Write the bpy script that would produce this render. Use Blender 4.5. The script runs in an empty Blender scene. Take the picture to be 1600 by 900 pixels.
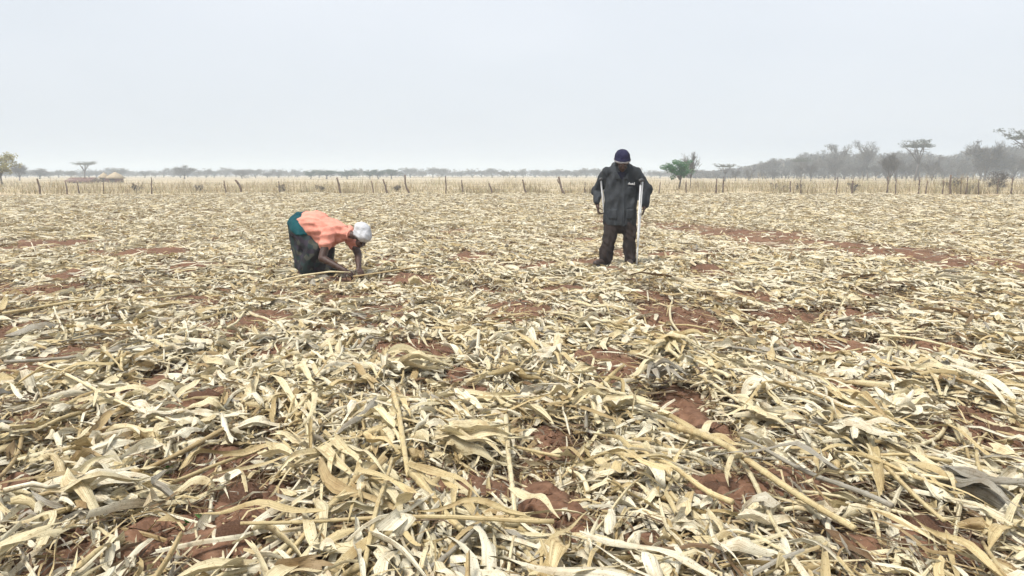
import bpy, math, random
import numpy as np
from mathutils import Vector, Matrix
from mathutils.bvhtree import BVHTree

R = math.radians
SC = bpy.context.scene
COL = SC.collection
rng = np.random.default_rng(11)
random.seed(11)

# ------------------------------------------------------------------ camera
F_PX = 1256.0            # focal length in pixels of the 1600 px wide photograph
CAM_Z = 1.35
HORIZON = 272.0
PITCH = math.atan((450.0 - HORIZON) / F_PX)
cam_d = bpy.data.cameras.new('camera')
cam_d.sensor_width = 36.0
cam_d.lens = 36.0 * F_PX / 1600.0
cam_d.clip_start = 0.05
cam_d.clip_end = 9000.0
cam = bpy.data.objects.new('camera', cam_d)
cam.location = (0, 0, CAM_Z)
cam.rotation_euler = (R(90) - PITCH, 0, 0)
COL.objects.link(cam)
SC.camera = cam

# ------------------------------------------------------------------ sky, sun, exposure
SUN_ELEV, SUN_AZ = R(60), R(-140)     # azimuth measured from +Y towards +X
world = bpy.data.worlds.new('World')
SC.world = world
world.use_nodes = True
wn, wl = world.node_tree.nodes, world.node_tree.links
wn.clear()
w_out = wn.new('ShaderNodeOutputWorld')
w_bg = wn.new('ShaderNodeBackground')
w_bg.inputs['Strength'].default_value = 0.1
w_sky = wn.new('ShaderNodeTexSky')
w_sky.sky_type = 'NISHITA'
w_sky.sun_disc = False
w_sky.sun_elevation = SUN_ELEV
w_sky.sun_rotation = SUN_AZ
w_sky.dust_density = 5.0
w_co = wn.new('ShaderNodeTexCoord')
w_map = wn.new('ShaderNodeMapping')
w_map.inputs['Scale'].default_value = (1.0, 1.0, 2.6)
w_noise = wn.new('ShaderNodeTexNoise')
w_noise.inputs['Scale'].default_value = 1.7
w_noise.inputs['Detail'].default_value = 4.0
w_noise.inputs['Roughness'].default_value = 0.45
w_ramp = wn.new('ShaderNodeValToRGB')           # thin overcast veil, in sky units
w_ramp.color_ramp.elements[0].position = 0.32
w_ramp.color_ramp.elements[0].color = (0.392, 0.420, 0.452, 1)
w_ramp.color_ramp.elements[1].position = 0.72
w_ramp.color_ramp.elements[1].color = (0.456, 0.476, 0.506, 1)
w_scale = wn.new('ShaderNodeVectorMath')
w_scale.operation = 'SCALE'
w_scale.inputs['Scale'].default_value = 10.0
w_mix = wn.new('ShaderNodeMix')
w_mix.data_type = 'RGBA'
w_mix.inputs[0].default_value = 0.9
wl.new(w_co.outputs['Generated'], w_map.inputs['Vector'])
wl.new(w_map.outputs[0], w_noise.inputs['Vector'])
wl.new(w_noise.outputs['Fac'], w_ramp.inputs['Fac'])
wl.new(w_ramp.outputs['Color'], w_scale.inputs[0])
wl.new(w_sky.outputs[0], w_mix.inputs[6])
wl.new(w_scale.outputs[0], w_mix.inputs[7])
wl.new(w_mix.outputs[2], w_bg.inputs['Color'])
wl.new(w_bg.outputs[0], w_out.inputs['Surface'])

sun_d = bpy.data.lights.new('sun', 'SUN')
sun_d.energy = 2.6
sun_d.angle = R(13)
sun_d.color = (1.0, 0.97, 0.91)
sun = bpy.data.objects.new('sun', sun_d)
sdir = Vector((math.sin(SUN_AZ) * math.cos(SUN_ELEV), math.cos(SUN_AZ) * math.cos(SUN_ELEV), math.sin(SUN_ELEV)))
sun.rotation_euler = sdir.to_track_quat('Z', 'Y').to_euler()
sun.location = (0, 0, 40)
COL.objects.link(sun)

SC.view_settings.view_transform = 'Standard'
SC.view_settings.look = 'None'
SC.view_settings.exposure = 0.98
SC.view_settings.gamma = 1.0
SC.view_settings.use_curve_mapping = False
SC.render.engine = 'CYCLES'
SC.cycles.use_denoising = True
SC.cycles.max_bounces = 5
SC.cycles.diffuse_bounces = 2
SC.cycles.transmission_bounces = 4
SC.cycles.volume_bounces = 2
SC.cycles.use_adaptive_sampling = True
SC.cycles.adaptive_threshold = 0.03

# ------------------------------------------------------------------ helpers
def px_ray(px, py):
    cx, cy = (px - 800.0) / F_PX, -(py - 450.0) / F_PX
    cp, sp = math.cos(PITCH), math.sin(PITCH)
    return np.array([cx, cp + cy * sp, -sp + cy * cp])

def ground_at(px, py):
    d = px_ray(px, py)
    k = -CAM_Z / d[2]
    return np.array([d[0] * k, d[1] * k])

def at_depth(px, py, Y):
    d = px_ray(px, py)
    k = Y / d[1]
    return np.array([d[0] * k, Y, CAM_Z + d[2] * k])

def mesh_arrays(name, V, Fq, uv=None, smooth=True, attrs=None):
    """V (n,3); Fq (m,4) or (m,3) indices; uv per vertex (n,2)."""
    V = np.ascontiguousarray(V, dtype=np.float32)
    Fq = np.ascontiguousarray(Fq, dtype=np.int32)
    k = Fq.shape[1]
    me = bpy.data.meshes.new(name)
    me.vertices.add(len(V)); me.vertices.foreach_set('co', V.ravel())
    me.loops.add(Fq.size); me.loops.foreach_set('vertex_index', Fq.ravel())
    me.polygons.add(len(Fq))
    me.polygons.foreach_set('loop_start', np.arange(0, Fq.size, k, dtype=np.int32))
    me.polygons.foreach_set('use_smooth', np.full(len(Fq), smooth, dtype=bool))
    if uv is not None:
        l = me.uv_layers.new(name='UVMap')
        l.data.foreach_set('uv', np.ascontiguousarray(uv[Fq.ravel()], dtype=np.float32).ravel())
    if attrs:
        for an, av in attrs.items():
            a = me.attributes.new(an, 'FLOAT', 'POINT')
            a.data.foreach_set('value', np.ascontiguousarray(av, dtype=np.float32))
    me.update(calc_edges=True)
    return me

def obj(name, me, mat=None, parent=None, label=None, cat=None, group=None, kind=None, loc=None):
    o = bpy.data.objects.new(name, me)
    COL.objects.link(o)
    if mat is not None and me is not None and len(me.materials) == 0:
        me.materials.append(mat)
    if parent is not None: o.parent = parent
    if label: o['label'] = label
    if cat: o['category'] = cat
    if group: o['group'] = group
    if kind: o['kind'] = kind
    if loc is not None: o.location = loc
    return o

def empty(name, loc, label, cat, group=None, rz=0.0):
    o = obj(name, None, None, None, label, cat, group, None, loc)
    o.empty_display_size = 0.2
    o.rotation_euler = (0, 0, rz)
    return o

class MB:
    """collects quads/tris into one mesh"""
    def __init__(s): s.v, s.f, s.uv = [], [], []
    def tube(s, pts, radii, sides=6, cap=True):
        pts = [Vector(p) for p in pts]
        n = len(pts)
        if not hasattr(radii, '__len__'): radii = [radii] * n
        base = len(s.v)
        up = Vector((0, 0, 1))
        for i, p in enumerate(pts):
            d = (pts[min(i + 1, n - 1)] - pts[max(i - 1, 0)])
            d = d.normalized() if d.length > 1e-9 else Vector((0, 0, 1))
            a = d.cross(up)
            if a.length < 0.05: a = d.cross(Vector((1, 0, 0)))
            a.normalize(); b = d.cross(a)
            for k in range(sides):
                th = 2 * math.pi * k / sides
                s.v.append(p + (a * math.cos(th) + b * math.sin(th)) * radii[i])
                s.uv.append((k / sides, i / max(1, n - 1)))
        for i in range(n - 1):
            for k in range(sides):
                k2 = (k + 1) % sides
                s.f.append((base + i * sides + k, base + i * sides + k2, base + (i + 1) * sides + k2, base + (i + 1) * sides + k))
        if cap:
            s.f.append(tuple(base + k for k in range(sides - 1, -1, -1)))
            s.f.append(tuple(base + (n - 1) * sides + k for k in range(sides)))
    def box(s, c, size, rot=None):
        base = len(s.v)
        for sx in (-.5, .5):
            for sy in (-.5, .5):
                for sz in (-.5, .5):
                    q = Vector((sx * size[0], sy * size[1], sz * size[2]))
                    if rot is not None: q = rot @ q
                    s.v.append(Vector(c) + q); s.uv.append((sx + .5, sz + .5))
        for f in ((0, 1, 3, 2), (4, 6, 7, 5), (0, 4, 5, 1), (2, 3, 7, 6), (0, 2, 6, 4), (1, 5, 7, 3)):
            s.f.append(tuple(base + i for i in f))
    def quad(s, a, b, c, d):
        base = len(s.v)
        s.v += [Vector(a), Vector(b), Vector(c), Vector(d)]
        s.uv += [(0, 0), (1, 0), (1, 1), (0, 1)]
        s.f.append((base, base + 1, base + 2, base + 3))
    def mesh(s, name, smooth=True):
        me = bpy.data.meshes.new(name)
        me.from_pydata([tuple(v) for v in s.v], [], s.f)
        l = me.uv_layers.new(name='UVMap')
        li = np.empty(len(me.loops), dtype=np.int32); me.loops.foreach_get('vertex_index', li)
        l.data.foreach_set('uv', np.array(s.uv, dtype=np.float32)[li].ravel())
        me.polygons.foreach_set('use_smooth', [smooth] * len(me.polygons))
        me.update()
        return me

# value noise
_tab = np.random.default_rng(5).random((256, 256))
def vnoise(x, y):
    xi, yi = np.floor(x).astype(np.int64), np.floor(y).astype(np.int64)
    fx, fy = x - xi, y - yi
    fx = fx * fx * (3 - 2 * fx); fy = fy * fy * (3 - 2 * fy)
    a = _tab[xi & 255, yi & 255]; b = _tab[(xi + 1) & 255, yi & 255]
    c = _tab[xi & 255, (yi + 1) & 255]; d = _tab[(xi + 1) & 255, (yi + 1) & 255]
    return (a * (1 - fx) + b * fx) * (1 - fy) + (c * (1 - fx) + d * fx) * fy
def sstep(a, b, x):
    t = np.clip((x - a) / (b - a), 0, 1)
    return t * t * (3 - 2 * t)

# ------------------------------------------------------------------ materials
def new_mat(name):
    m = bpy.data.materials.new(name)
    m.use_nodes = True
    n = m.node_tree.nodes; n.clear()
    return m, n, m.node_tree.links
def ramp(n, stops, interp='LINEAR'):
    r = n.new('ShaderNodeValToRGB'); cr = r.color_ramp; cr.interpolation = interp
    while len(cr.elements) < len(stops): cr.elements.new(0.5)
    for e, (p, c) in zip(cr.elements, stops):
        e.position = p; e.color = (*c, 1)
    return r
def noise(n, l, scale, detail=4.0, rough=0.55, vec=None, dist=0.0):
    t = n.new('ShaderNodeTexNoise')
    t.inputs['Scale'].default_value = scale; t.inputs['Detail'].default_value = detail
    t.inputs['Roughness'].default_value = rough; t.inputs['Distortion'].default_value = dist
    if vec is not None: l.new(vec, t.inputs['Vector'])
    return t
def mixc(n, l, fac, a, b, blend='MIX'):
    m = n.new('ShaderNodeMix'); m.data_type = 'RGBA'; m.blend_type = blend
    for s, v in ((m.inputs[0], fac), (m.inputs[6], a), (m.inputs[7], b)):
        if hasattr(v, 'links') or hasattr(v, 'is_linked'): l.new(v, s)
        elif isinstance(v, (int, float)): s.default_value = v
        else: s.default_value = (*v, 1)
    return m.outputs[2]

def simple_mat(name, c1, c2, scale=20.0, rough=0.8, spec=0.3, bump=0.0, bump_scale=None, metallic=0.0, coord='Object'):
    m, n, l = new_mat(name)
    out = n.new('ShaderNodeOutputMaterial'); p = n.new('ShaderNodeBsdfPrincipled')
    tc = n.new('ShaderNodeTexCoord')
    t = noise(n, l, scale, 5.0, 0.6, tc.outputs[coord])
    r = ramp(n, [(0.3, c1), (0.7, c2)])
    l.new(t.outputs['Fac'], r.inputs['Fac']); l.new(r.outputs['Color'], p.inputs['Base Color'])
    p.inputs['Roughness'].default_value = rough
    p.inputs['Specular IOR Level'].default_value = spec
    p.inputs['Metallic'].default_value = metallic
    if bump:
        t2 = noise(n, l, bump_scale or scale * 3, 4.0, 0.6, tc.outputs[coord])
        b = n.new('ShaderNodeBump'); b.inputs['Strength'].default_value = bump; b.inputs['Distance'].default_value = 0.02
        l.new(t2.outputs['Fac'], b.inputs['Height']); l.new(b.outputs[0], p.inputs['Normal'])
    l.new(p.outputs[0], out.inputs['Surface'])
    return m

def straw_mat(name, stops, by='island', transl=0.15):
    """dry maize leaf: colour per piece, veins along its length, stains"""
    m, n, l = new_mat(name)
    out = n.new('ShaderNodeOutputMaterial')
    if by == 'island':
        g = n.new('ShaderNodeNewGeometry'); rnd = g.outputs['Random Per Island']
    else:
        g = n.new('ShaderNodeObjectInfo'); rnd = g.outputs['Random']
    r = ramp(n, stops)
    l.new(rnd, r.inputs['Fac'])
    uv = n.new('ShaderNodeUVMap')
    mp = n.new('ShaderNodeMapping'); mp.inputs['Scale'].default_value = (26, 1.3, 1)
    l.new(uv.outputs[0], mp.inputs['Vector'])
    cmb = n.new('ShaderNodeVectorMath'); cmb.operation = 'ADD'
    sc = n.new('ShaderNodeCombineXYZ'); ms = n.new('ShaderNodeMath'); ms.operation = 'MULTIPLY'; ms.inputs[1].default_value = 173.0
    l.new(rnd, ms.inputs[0]); l.new(ms.outputs[0], sc.inputs[0]); l.new(ms.outputs[0], sc.inputs[2])
    l.new(mp.outputs[0], cmb.inputs[0]); l.new(sc.outputs[0], cmb.inputs[1])
    vein = noise(n, l, 1.0, 3.0, 0.6, cmb.outputs[0])
    vr = ramp(n, [(0.32, (0.50, 0.46, 0.38)), (0.58, (1.06, 1.06, 1.06))])
    l.new(vein.outputs['Fac'], vr.inputs['Fac'])
    c1 = mixc(n, l, 0.8, r.outputs['Color'], vr.outputs['Color'], 'MULTIPLY')
    tc = n.new('ShaderNodeTexCoord')
    st = noise(n, l, 9.0, 5.0, 0.65, tc.outputs['Object'])
    sr = ramp(n, [(0.36, (0.62, 0.50, 0.38)), (0.52, (1, 1, 1))])
    l.new(st.outputs['Fac'], sr.inputs['Fac'])
    c2 = mixc(n, l, 0.6, c1, sr.outputs['Color'], 'MULTIPLY')
    sp = noise(n, l, 95.0, 3.0, 0.7, tc.outputs['Object'])
    spr = ramp(n, [(0.33, (0.45, 0.38, 0.28)), (0.42, (1, 1, 1))]); l.new(sp.outputs['Fac'], spr.inputs['Fac'])
    c2 = mixc(n, l, 0.8, c2, spr.outputs['Color'], 'MULTIPLY')
    p = n.new('ShaderNodeBsdfPrincipled'); l.new(c2, p.inputs['Base Color'])
    p.inputs['Roughness'].default_value = 0.55; p.inputs['Specular IOR Level'].default_value = 0.35
    bp = n.new('ShaderNodeBump'); bp.inputs['Strength'].default_value = 0.35; bp.inputs['Distance'].default_value = 0.004
    l.new(vein.outputs['Fac'], bp.inputs['Height']); l.new(bp.outputs[0], p.inputs['Normal'])
    tr = n.new('ShaderNodeBsdfTranslucent'); l.new(c2, tr.inputs['Color'])
    mx = n.new('ShaderNodeMixShader'); mx.inputs[0].default_value = transl
    l.new(p.outputs[0], mx.inputs[1]); l.new(tr.outputs[0], mx.inputs[2])
    l.new(mx.outputs[0], out.inputs['Surface'])
    return m

CREAM, PALE, STRAW = (0.67, 0.59, 0.385), (0.74, 0.69, 0.54), (0.56, 0.455, 0.25)
GOLD, GREY, BROWN = (0.41, 0.31, 0.16), (0.34, 0.315, 0.26), (0.19, 0.12, 0.065)
M = {}
M['litter'] = straw_mat('maize_litter', [(0.0, BROWN), (0.06, GOLD), (0.16, STRAW), (0.34, CREAM), (0.60, PALE), (0.955, PALE), (0.97, GREY), (1.0, (0.38, 0.35, 0.29))])
M['shred'] = straw_mat('maize_shreds', [(0.0, (0.10, 0.065, 0.04)), (0.25, BROWN), (0.42, GOLD), (0.6, STRAW), (0.78, CREAM), (0.88, GREY), (1.0, (0.12, 0.085, 0.055))], transl=0.12)
def tint(c, k): return tuple(min(0.9, x * k) for x in c)
for key, c in (('cream', CREAM), ('pale', PALE), ('straw', STRAW), ('golden', GOLD), ('grey', GREY), ('brown', BROWN)):
    M['leaf_' + key] = straw_mat('dry_leaf_' + key, [(0, tint(c, .9)), (1, tint(c, 1.08))], by='object')
    M['stalk_' + key] = straw_mat('dry_stalk_' + key, [(0, tint(c, .8)), (1, tint(c, 1.0))], by='object', transl=0.0)
M['clod'] = simple_mat('red_clod', (0.105, 0.054, 0.033), (0.25, 0.142, 0.092), 14, 0.95, 0.1, 0.9, 60)
M['wood'] = simple_mat('weathered_post', (0.09, 0.06, 0.045), (0.20, 0.15, 0.115), 7, 0.9, 0.15, 0.6, 30)
M['wire'] = simple_mat('fence_wire', (0.16, 0.13, 0.11), (0.28, 0.24, 0.2), 4, 0.6, 0.4, metallic=0.4)
M['bark'] = simple_mat('tree_bark', (0.075, 0.06, 0.05), (0.16, 0.135, 0.115), 3, 0.9, 0.15, 0.5, 14)
def foliage_mat(name, stops, transl=0.3):
    m, n, l = new_mat(name)
    out = n.new('ShaderNodeOutputMaterial'); g = n.new('ShaderNodeNewGeometry')
    r = ramp(n, stops); l.new(g.outputs['Random Per Island'], r.inputs['Fac'])
    tc = n.new('ShaderNodeTexCoord'); t = noise(n, l, 0.9, 3, 0.5, tc.outputs['Object'])
    tr_ = ramp(n, [(0.3, (0.62, 0.62, 0.6)), (0.7, (1.15, 1.15, 1.1))]); l.new(t.outputs['Fac'], tr_.inputs['Fac'])
    c = mixc(n, l, 1.0, r.outputs['Color'], tr_.outputs['Color'], 'MULTIPLY')
    d = n.new('ShaderNodeBsdfPrincipled'); l.new(c, d.inputs['Base Color']); d.inputs['Roughness'].default_value = 0.7
    d.inputs['Specular IOR Level'].default_value = 0.2
    t2 = n.new('ShaderNodeBsdfTranslucent'); l.new(c, t2.inputs['Color'])
    mx = n.new('ShaderNodeMixShader'); mx.inputs[0].default_value = transl
    l.new(d.outputs[0], mx.inputs[1]); l.new(t2.outputs[0], mx.inputs[2]); l.new(mx.outputs[0], out.inputs['Surface'])
    return m
M['twig'] = foliage_mat('bare_twigs', [(0, (0.06, 0.05, 0.043)), (1, (0.155, 0.135, 0.115))], 0.0)
M['green'] = foliage_mat('green_leaves', [(0, (0.03, 0.115, 0.04)), (0.6, (0.055, 0.18, 0.055)), (1, (0.11, 0.24, 0.07))])
M['dusk_green'] = foliage_mat('dull_green_leaves', [(0, (0.03, 0.06, 0.035)), (1, (0.065, 0.115, 0.06))])
M['olive'] = foliage_mat('yellow_olive_leaves', [(0, (0.22, 0.20, 0.08)), (1, (0.48, 0.43, 0.20))])
M['acacia'] = foliage_mat('grey_acacia_leaves', [(0, (0.07, 0.08, 0.055)), (1, (0.15, 0.15, 0.11))])
M['grass'] = foliage_mat('dry_grass', [(0, (0.24, 0.17, 0.09)), (0.25, (0.44, 0.35, 0.21)), (0.8, (0.54, 0.47, 0.33)), (1, (0.32, 0.31, 0.17))], 0.3)
M['weed'] = foliage_mat('weed_leaves', [(0, (0.05, 0.13, 0.04)), (1, (0.12, 0.26, 0.07))], 0.3)

# ------------------------------------------------------------------ ground
# bare patches of red earth: centre and half-size where they lie in the field
BARE = [(395, 515, 48, 20), (15, 530, 34, 11), (350, 735, 75, 30), (385, 815, 62, 34), (322, 640, 42, 18), (722, 590, 36, 12),
        (655, 556, 60, 17), (590, 522, 44, 10), (945, 575, 60, 26), (1055, 640, 48, 24), (1108, 684, 40, 22), (1125, 790, 42, 24),
        (1232, 775, 62, 36), (1445, 862, 58, 42), (1552, 676, 42, 22), (1050, 497, 62, 20), (812, 488, 46, 14), (12, 680, 36, 22),
        (1510, 506, 42, 9), (1375, 470, 40, 8), (270, 852, 60, 22), (1312, 606, 44, 11), (850, 790, 40, 26), (740, 620, 30, 14),
        (150, 560, 40, 9), (70, 468, 45, 9), (300, 425, 40, 8), (225, 400, 50, 9), (90, 385, 42, 7), (10, 395, 26, 7), (120, 437, 26, 7),
        (880, 455, 30, 6), (740, 402, 34, 6), (850, 418, 30, 6), (1110, 428, 30, 6), (1230, 500, 50, 10), (1350, 505, 40, 10),
        (640, 640, 30, 12), (960, 610, 30, 16), (900, 840, 44, 22), (860, 700, 30, 18), (1330, 880, 50, 18), (20, 770, 30, 18),
        (640, 440, 40, 6), (600, 490, 50, 8), (1010, 880, 40, 14), (180, 690, 26, 12), (1480, 555, 60, 8), (1580, 590, 40, 9),
        (320, 520, 20, 7), (120, 400, 30, 5), (430, 560, 30, 10), (540, 470, 30, 6), (1160, 470, 36, 6), (1010, 470, 30, 6)]
_el = []
for (bx, by, brx, bry) in BARE:
    c = ground_at(bx, by); dist = c[1]
    ax = 1.08 * brx * math.hypot(*c) / F_PX
    ay = 0.66 * abs(ground_at(bx, by - bry)[1] - ground_at(bx, by + bry)[1])
    _el.append((c[0], c[1], max(ax, 0.05), min(max(ay, 0.05), 1.4)))
TRACK = [ground_at(*p) for p in ((985, 350), (1050, 353), (1110, 361), (1180, 370), (1260, 383), (1340, 392), (1440, 404), (1540, 416), (1700, 434))]
def bare(x, y):
    b = np.zeros_like(x)
    wob = 0.55 * (vnoise(x * 5.1 + 9, y * 5.1) - 0.5) + 0.5 * (vnoise(x * 13 + 3, y * 13 + 7) - 0.5)
    for (cx, cy, ax, ay) in _el:
        sel = (np.abs(x - cx) < ax * 1.8) & (np.abs(y - cy) < ay * 1.8)
        if not sel.any(): continue
        d = np.sqrt(((x[sel] - cx) / ax) ** 2 + ((y[sel] - cy) / ay) ** 2) + wob[sel]
        b[sel] = np.maximum(b[sel], 1 - sstep(0.70, 1.15, d))
    # cleared tractor track right of the man
    sel = (y > 7) & (y < 30) & (x > 1.5)
    if sel.any():
        xs, ys = x[sel], y[sel]
        dm = np.full(xs.shape, 1e9)
        for p, q in zip(TRACK[:-1], TRACK[1:]):
            e = q - p; t = np.clip(((xs - p[0]) * e[0] + (ys - p[1]) * e[1]) / (e @ e), 0, 1)
            dm = np.minimum(dm, np.hypot(xs - p[0] - t * e[0], ys - p[1] - t * e[1]))
        patch = vnoise(xs * 1.1 + 4, ys * 0.9 + 1)
        w = 1.0 + 0.9 * (patch - 0.4)
        b[sel] = np.maximum(b[sel], (1 - sstep(0.7, 1.35, dm / np.maximum(w, 0.15) + 0.8 * wob[sel])) * sstep(0.05, 0.22, patch) * (.55 + .6 * vnoise(xs * 3.1, ys * 2.3)).clip(0, 1))
    # thin random gaps
    g = vnoise(x * 0.9 + 31, y * 0.9 + 12) * 0.5 + vnoise(x * 2.7, y * 2.7 + 40) * 0.5
    b = np.maximum(b, 0.8 * sstep(0.66, 0.76, g))
    return b
def soil_coarse(x, y):
    return 0.07 * (vnoise(x * 0.45, y * 0.45) - 0.5) + 0.07 * (vnoise(x * 1.5 + 7, y * 1.5) - 0.5)
def soil(x, y):
    near = 1 - sstep(20, 45, np.hypot(x, y))
    fine = 0.035 * (vnoise(x * 5 + 2, y * 5) - 0.5) + 0.024 * np.abs(vnoise(x * 12, y * 12 + 5) - 0.5) * 2 + 0.012 * vnoise(x * 27, y * 27)
    return soil_coarse(x, y) * (1 - sstep(70, 120, np.hypot(x, y))) + near * fine - 0.02
def pile(x, y):
    h = 0.012 + 0.15 * vnoise(x * 1.9 + 20, y * 1.9 + 3) ** 1.9 + 0.045 * vnoise(x * 4.4, y * 4.4 + 8)
    for (px, py, rx, ry) in ((968, 420, .75, 1.3), (500, 436, .8, 1.1)):      # trodden down round the two people
        c = ground_at(px, py)
        h = h * (.18 + .82 * sstep(.6, 1.2, np.hypot((x - c[0]) / rx, (y - c[1]) / ry)))
    return h

th = np.concatenate([np.linspace(-180, -48, 24, endpoint=False), np.linspace(-48, 48, 340, endpoint=False), np.linspace(48, 180, 24, endpoint=False)])
rr = np.concatenate([[0.25, 0.7], np.geomspace(1.3, 60, 300), np.geomspace(66, 1500, 24)])
TH, RR = np.meshgrid(R(1) * th, rr)
GX, GY = (RR * np.sin(TH)).ravel(), (RR * np.cos(TH)).ravel()
GZ = soil(GX, GY)
FENCE_Y = 54.7
fieldmask = 1 - sstep(FENCE_Y - 0.8, FENCE_Y + 0.6, GY + 1.2 * (vnoise(GX * .3, GY * .3) - .5))
GB = bare(GX, GY)
GZ = GZ + (0.03 + 0.05 * np.abs(vnoise(GX * 8, GY * 8) - .5) + 0.03 * vnoise(GX * 17 + 5, GY * 17)) * GB * (1 - sstep(14, 25, GY))
nt, nr = len(th), len(rr)
ii, jj = np.meshgrid(np.arange(nr - 1), np.arange(nt), indexing='ij')
j2 = (jj + 1) % nt
GQ = np.stack([ii * nt + jj, ii * nt + j2, (ii + 1) * nt + j2, (ii + 1) * nt + jj], -1).reshape(-1, 4)[:, ::-1]
gv = np.stack([GX, GY, GZ], 1)
# close the middle with one fan vertex ring
gv = np.vstack([gv, [[0, 0, -0.02]]])
g_me = mesh_arrays('ground', gv, GQ, None, True, {'bare': np.append(1 - (1 - GB) * (.12 + .88 * sstep(9, 26, np.hypot(GX, GY))), 0), 'field': np.append(fieldmask, 1)})

m, n, l = new_mat('red_earth_field')
out = n.new('ShaderNodeOutputMaterial'); p = n.new('ShaderNodeBsdfPrincipled')
tc = n.new('ShaderNodeTexCoord')
t1 = noise(n, l, 1.3, 6, 0.6, tc.outputs['Object']); t2 = noise(n, l, 22, 5, 0.65, tc.outputs['Object'])
s1 = ramp(n, [(0.3, (0.105, 0.054, 0.033)), (0.7, (0.25, 0.142, 0.092))])
l.new(t2.outputs['Fac'], s1.inputs['Fac'])
s2 = ramp(n, [(0.35, (0.75, 0.75, 0.75)), (0.65, (1.1, 1.08, 1.05))]); l.new(t1.outputs['Fac'], s2.inputs['Fac'])
soilc = mixc(n, l, 1.0, s1.outputs['Color'], s2.outputs['Color'], 'MULTIPLY')
# crumbled straw trodden into the soil
t3 = noise(n, l, 34, 3, 0.7, tc.outputs['Object'], 1.5)
t3r = ramp(n, [(0.44, (0, 0, 0)), (0.60, (1, 1, 1))]); l.new(t3.outputs['Fac'], t3r.inputs['Fac'])
t4 = noise(n, l, 12, 2, 0.5, tc.outputs['Object'])
chaff = ramp(n, [(0.35, (0.36, 0.29, 0.17)), (0.65, (0.62, 0.55, 0.38))]); l.new(t4.outputs['Fac'], chaff.inputs['Fac'])
ab = n.new('ShaderNodeAttribute'); ab.attribute_name = 'bare'
inv = n.new('ShaderNodeMath'); inv.operation = 'SUBTRACT'; inv.inputs[0].default_value = 1.0; l.new(ab.outputs['Fac'], inv.inputs[1])
mu = n.new('ShaderNodeMath'); mu.operation = 'MULTIPLY'; l.new(inv.outputs[0], mu.inputs[0]); l.new(t3r.outputs['Color'], mu.inputs[1])
fieldc = mixc(n, l, mu.outputs[0], soilc, chaff.outputs['Color'])
# pasture beyond the fence
t5 = noise(n, l, 0.22, 6, 0.6, tc.outputs['Object'])
past = ramp(n, [(0.3, (0.30, 0.22, 0.13)), (0.55, (0.46, 0.38, 0.25)), (0.75, (0.33, 0.29, 0.17))]); l.new(t5.outputs['Fac'], past.inputs['Fac'])
af = n.new('ShaderNodeAttribute'); af.attribute_name = 'field'
base = mixc(n, l, af.outputs['Fac'], past.outputs['Color'], fieldc)
l.new(base, p.inputs['Base Color']); p.inputs['Roughness'].default_value = 0.95; p.inputs['Specular IOR Level'].default_value = 0.1
b = n.new('ShaderNodeBump'); b.inputs['Strength'].default_value = 0.8; b.inputs['Distance'].default_value = 0.012
t6 = noise(n, l, 70, 5, 0.7, tc.outputs['Object']); l.new(t6.outputs['Fac'], b.inputs['Height']); l.new(b.outputs[0], p.inputs['Normal'])
l.new(p.outputs[0], out.inputs['Surface'])
M['ground'] = m
obj('ground', g_me, M['ground'], kind='structure', label='red earth field under maize straw with dry pasture beyond')

# ------------------------------------------------------------------ far wood, trees
def leaf_cloud(cent, rad, n_, size, r, flat=0.5, elong=1.0):
    """n_ small leaf quads through ellipsoids; returns V,F"""
    k = r.integers(0, len(cent), n_)
    u = r.normal(size=(n_, 3)); u /= np.linalg.norm(u, axis=1)[:, None]
    q = r.random(n_) ** 0.45
    pos = cent[k] + u * rad[k] * q[:, None]
    a = r.normal(size=(n_, 3)); a[:, 2] *= flat; a /= np.linalg.norm(a, axis=1)[:, None]
    b = np.cross(a, r.normal(size=(n_, 3))); b /= np.linalg.norm(b, axis=1)[:, None] + 1e-9
    s = size * (0.6 + 0.8 * r.random(n_))[:, None]
    V = np.stack([pos - a * s * elong, pos + b * s * .5, pos + a * s * elong, pos - b * s * .5], 1).reshape(-1, 3)
    return V, np.arange(n_ * 4).reshape(-1, 4)

def twig_cloud(P0, P1, w, r):
    n_ = len(P0)
    d = P1 - P0
    s = np.cross(d, r.normal(size=(n_, 3))); s /= np.linalg.norm(s, axis=1)[:, None] + 1e-9
    w = w[:, None]
    V = np.stack([P0 - s * w, P0 + s * w, P1 + s * w * .35, P1 - s * w * .35], 1).reshape(-1, 3)
    return V, np.arange(n_ * 4).reshape(-1, 4)

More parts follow.
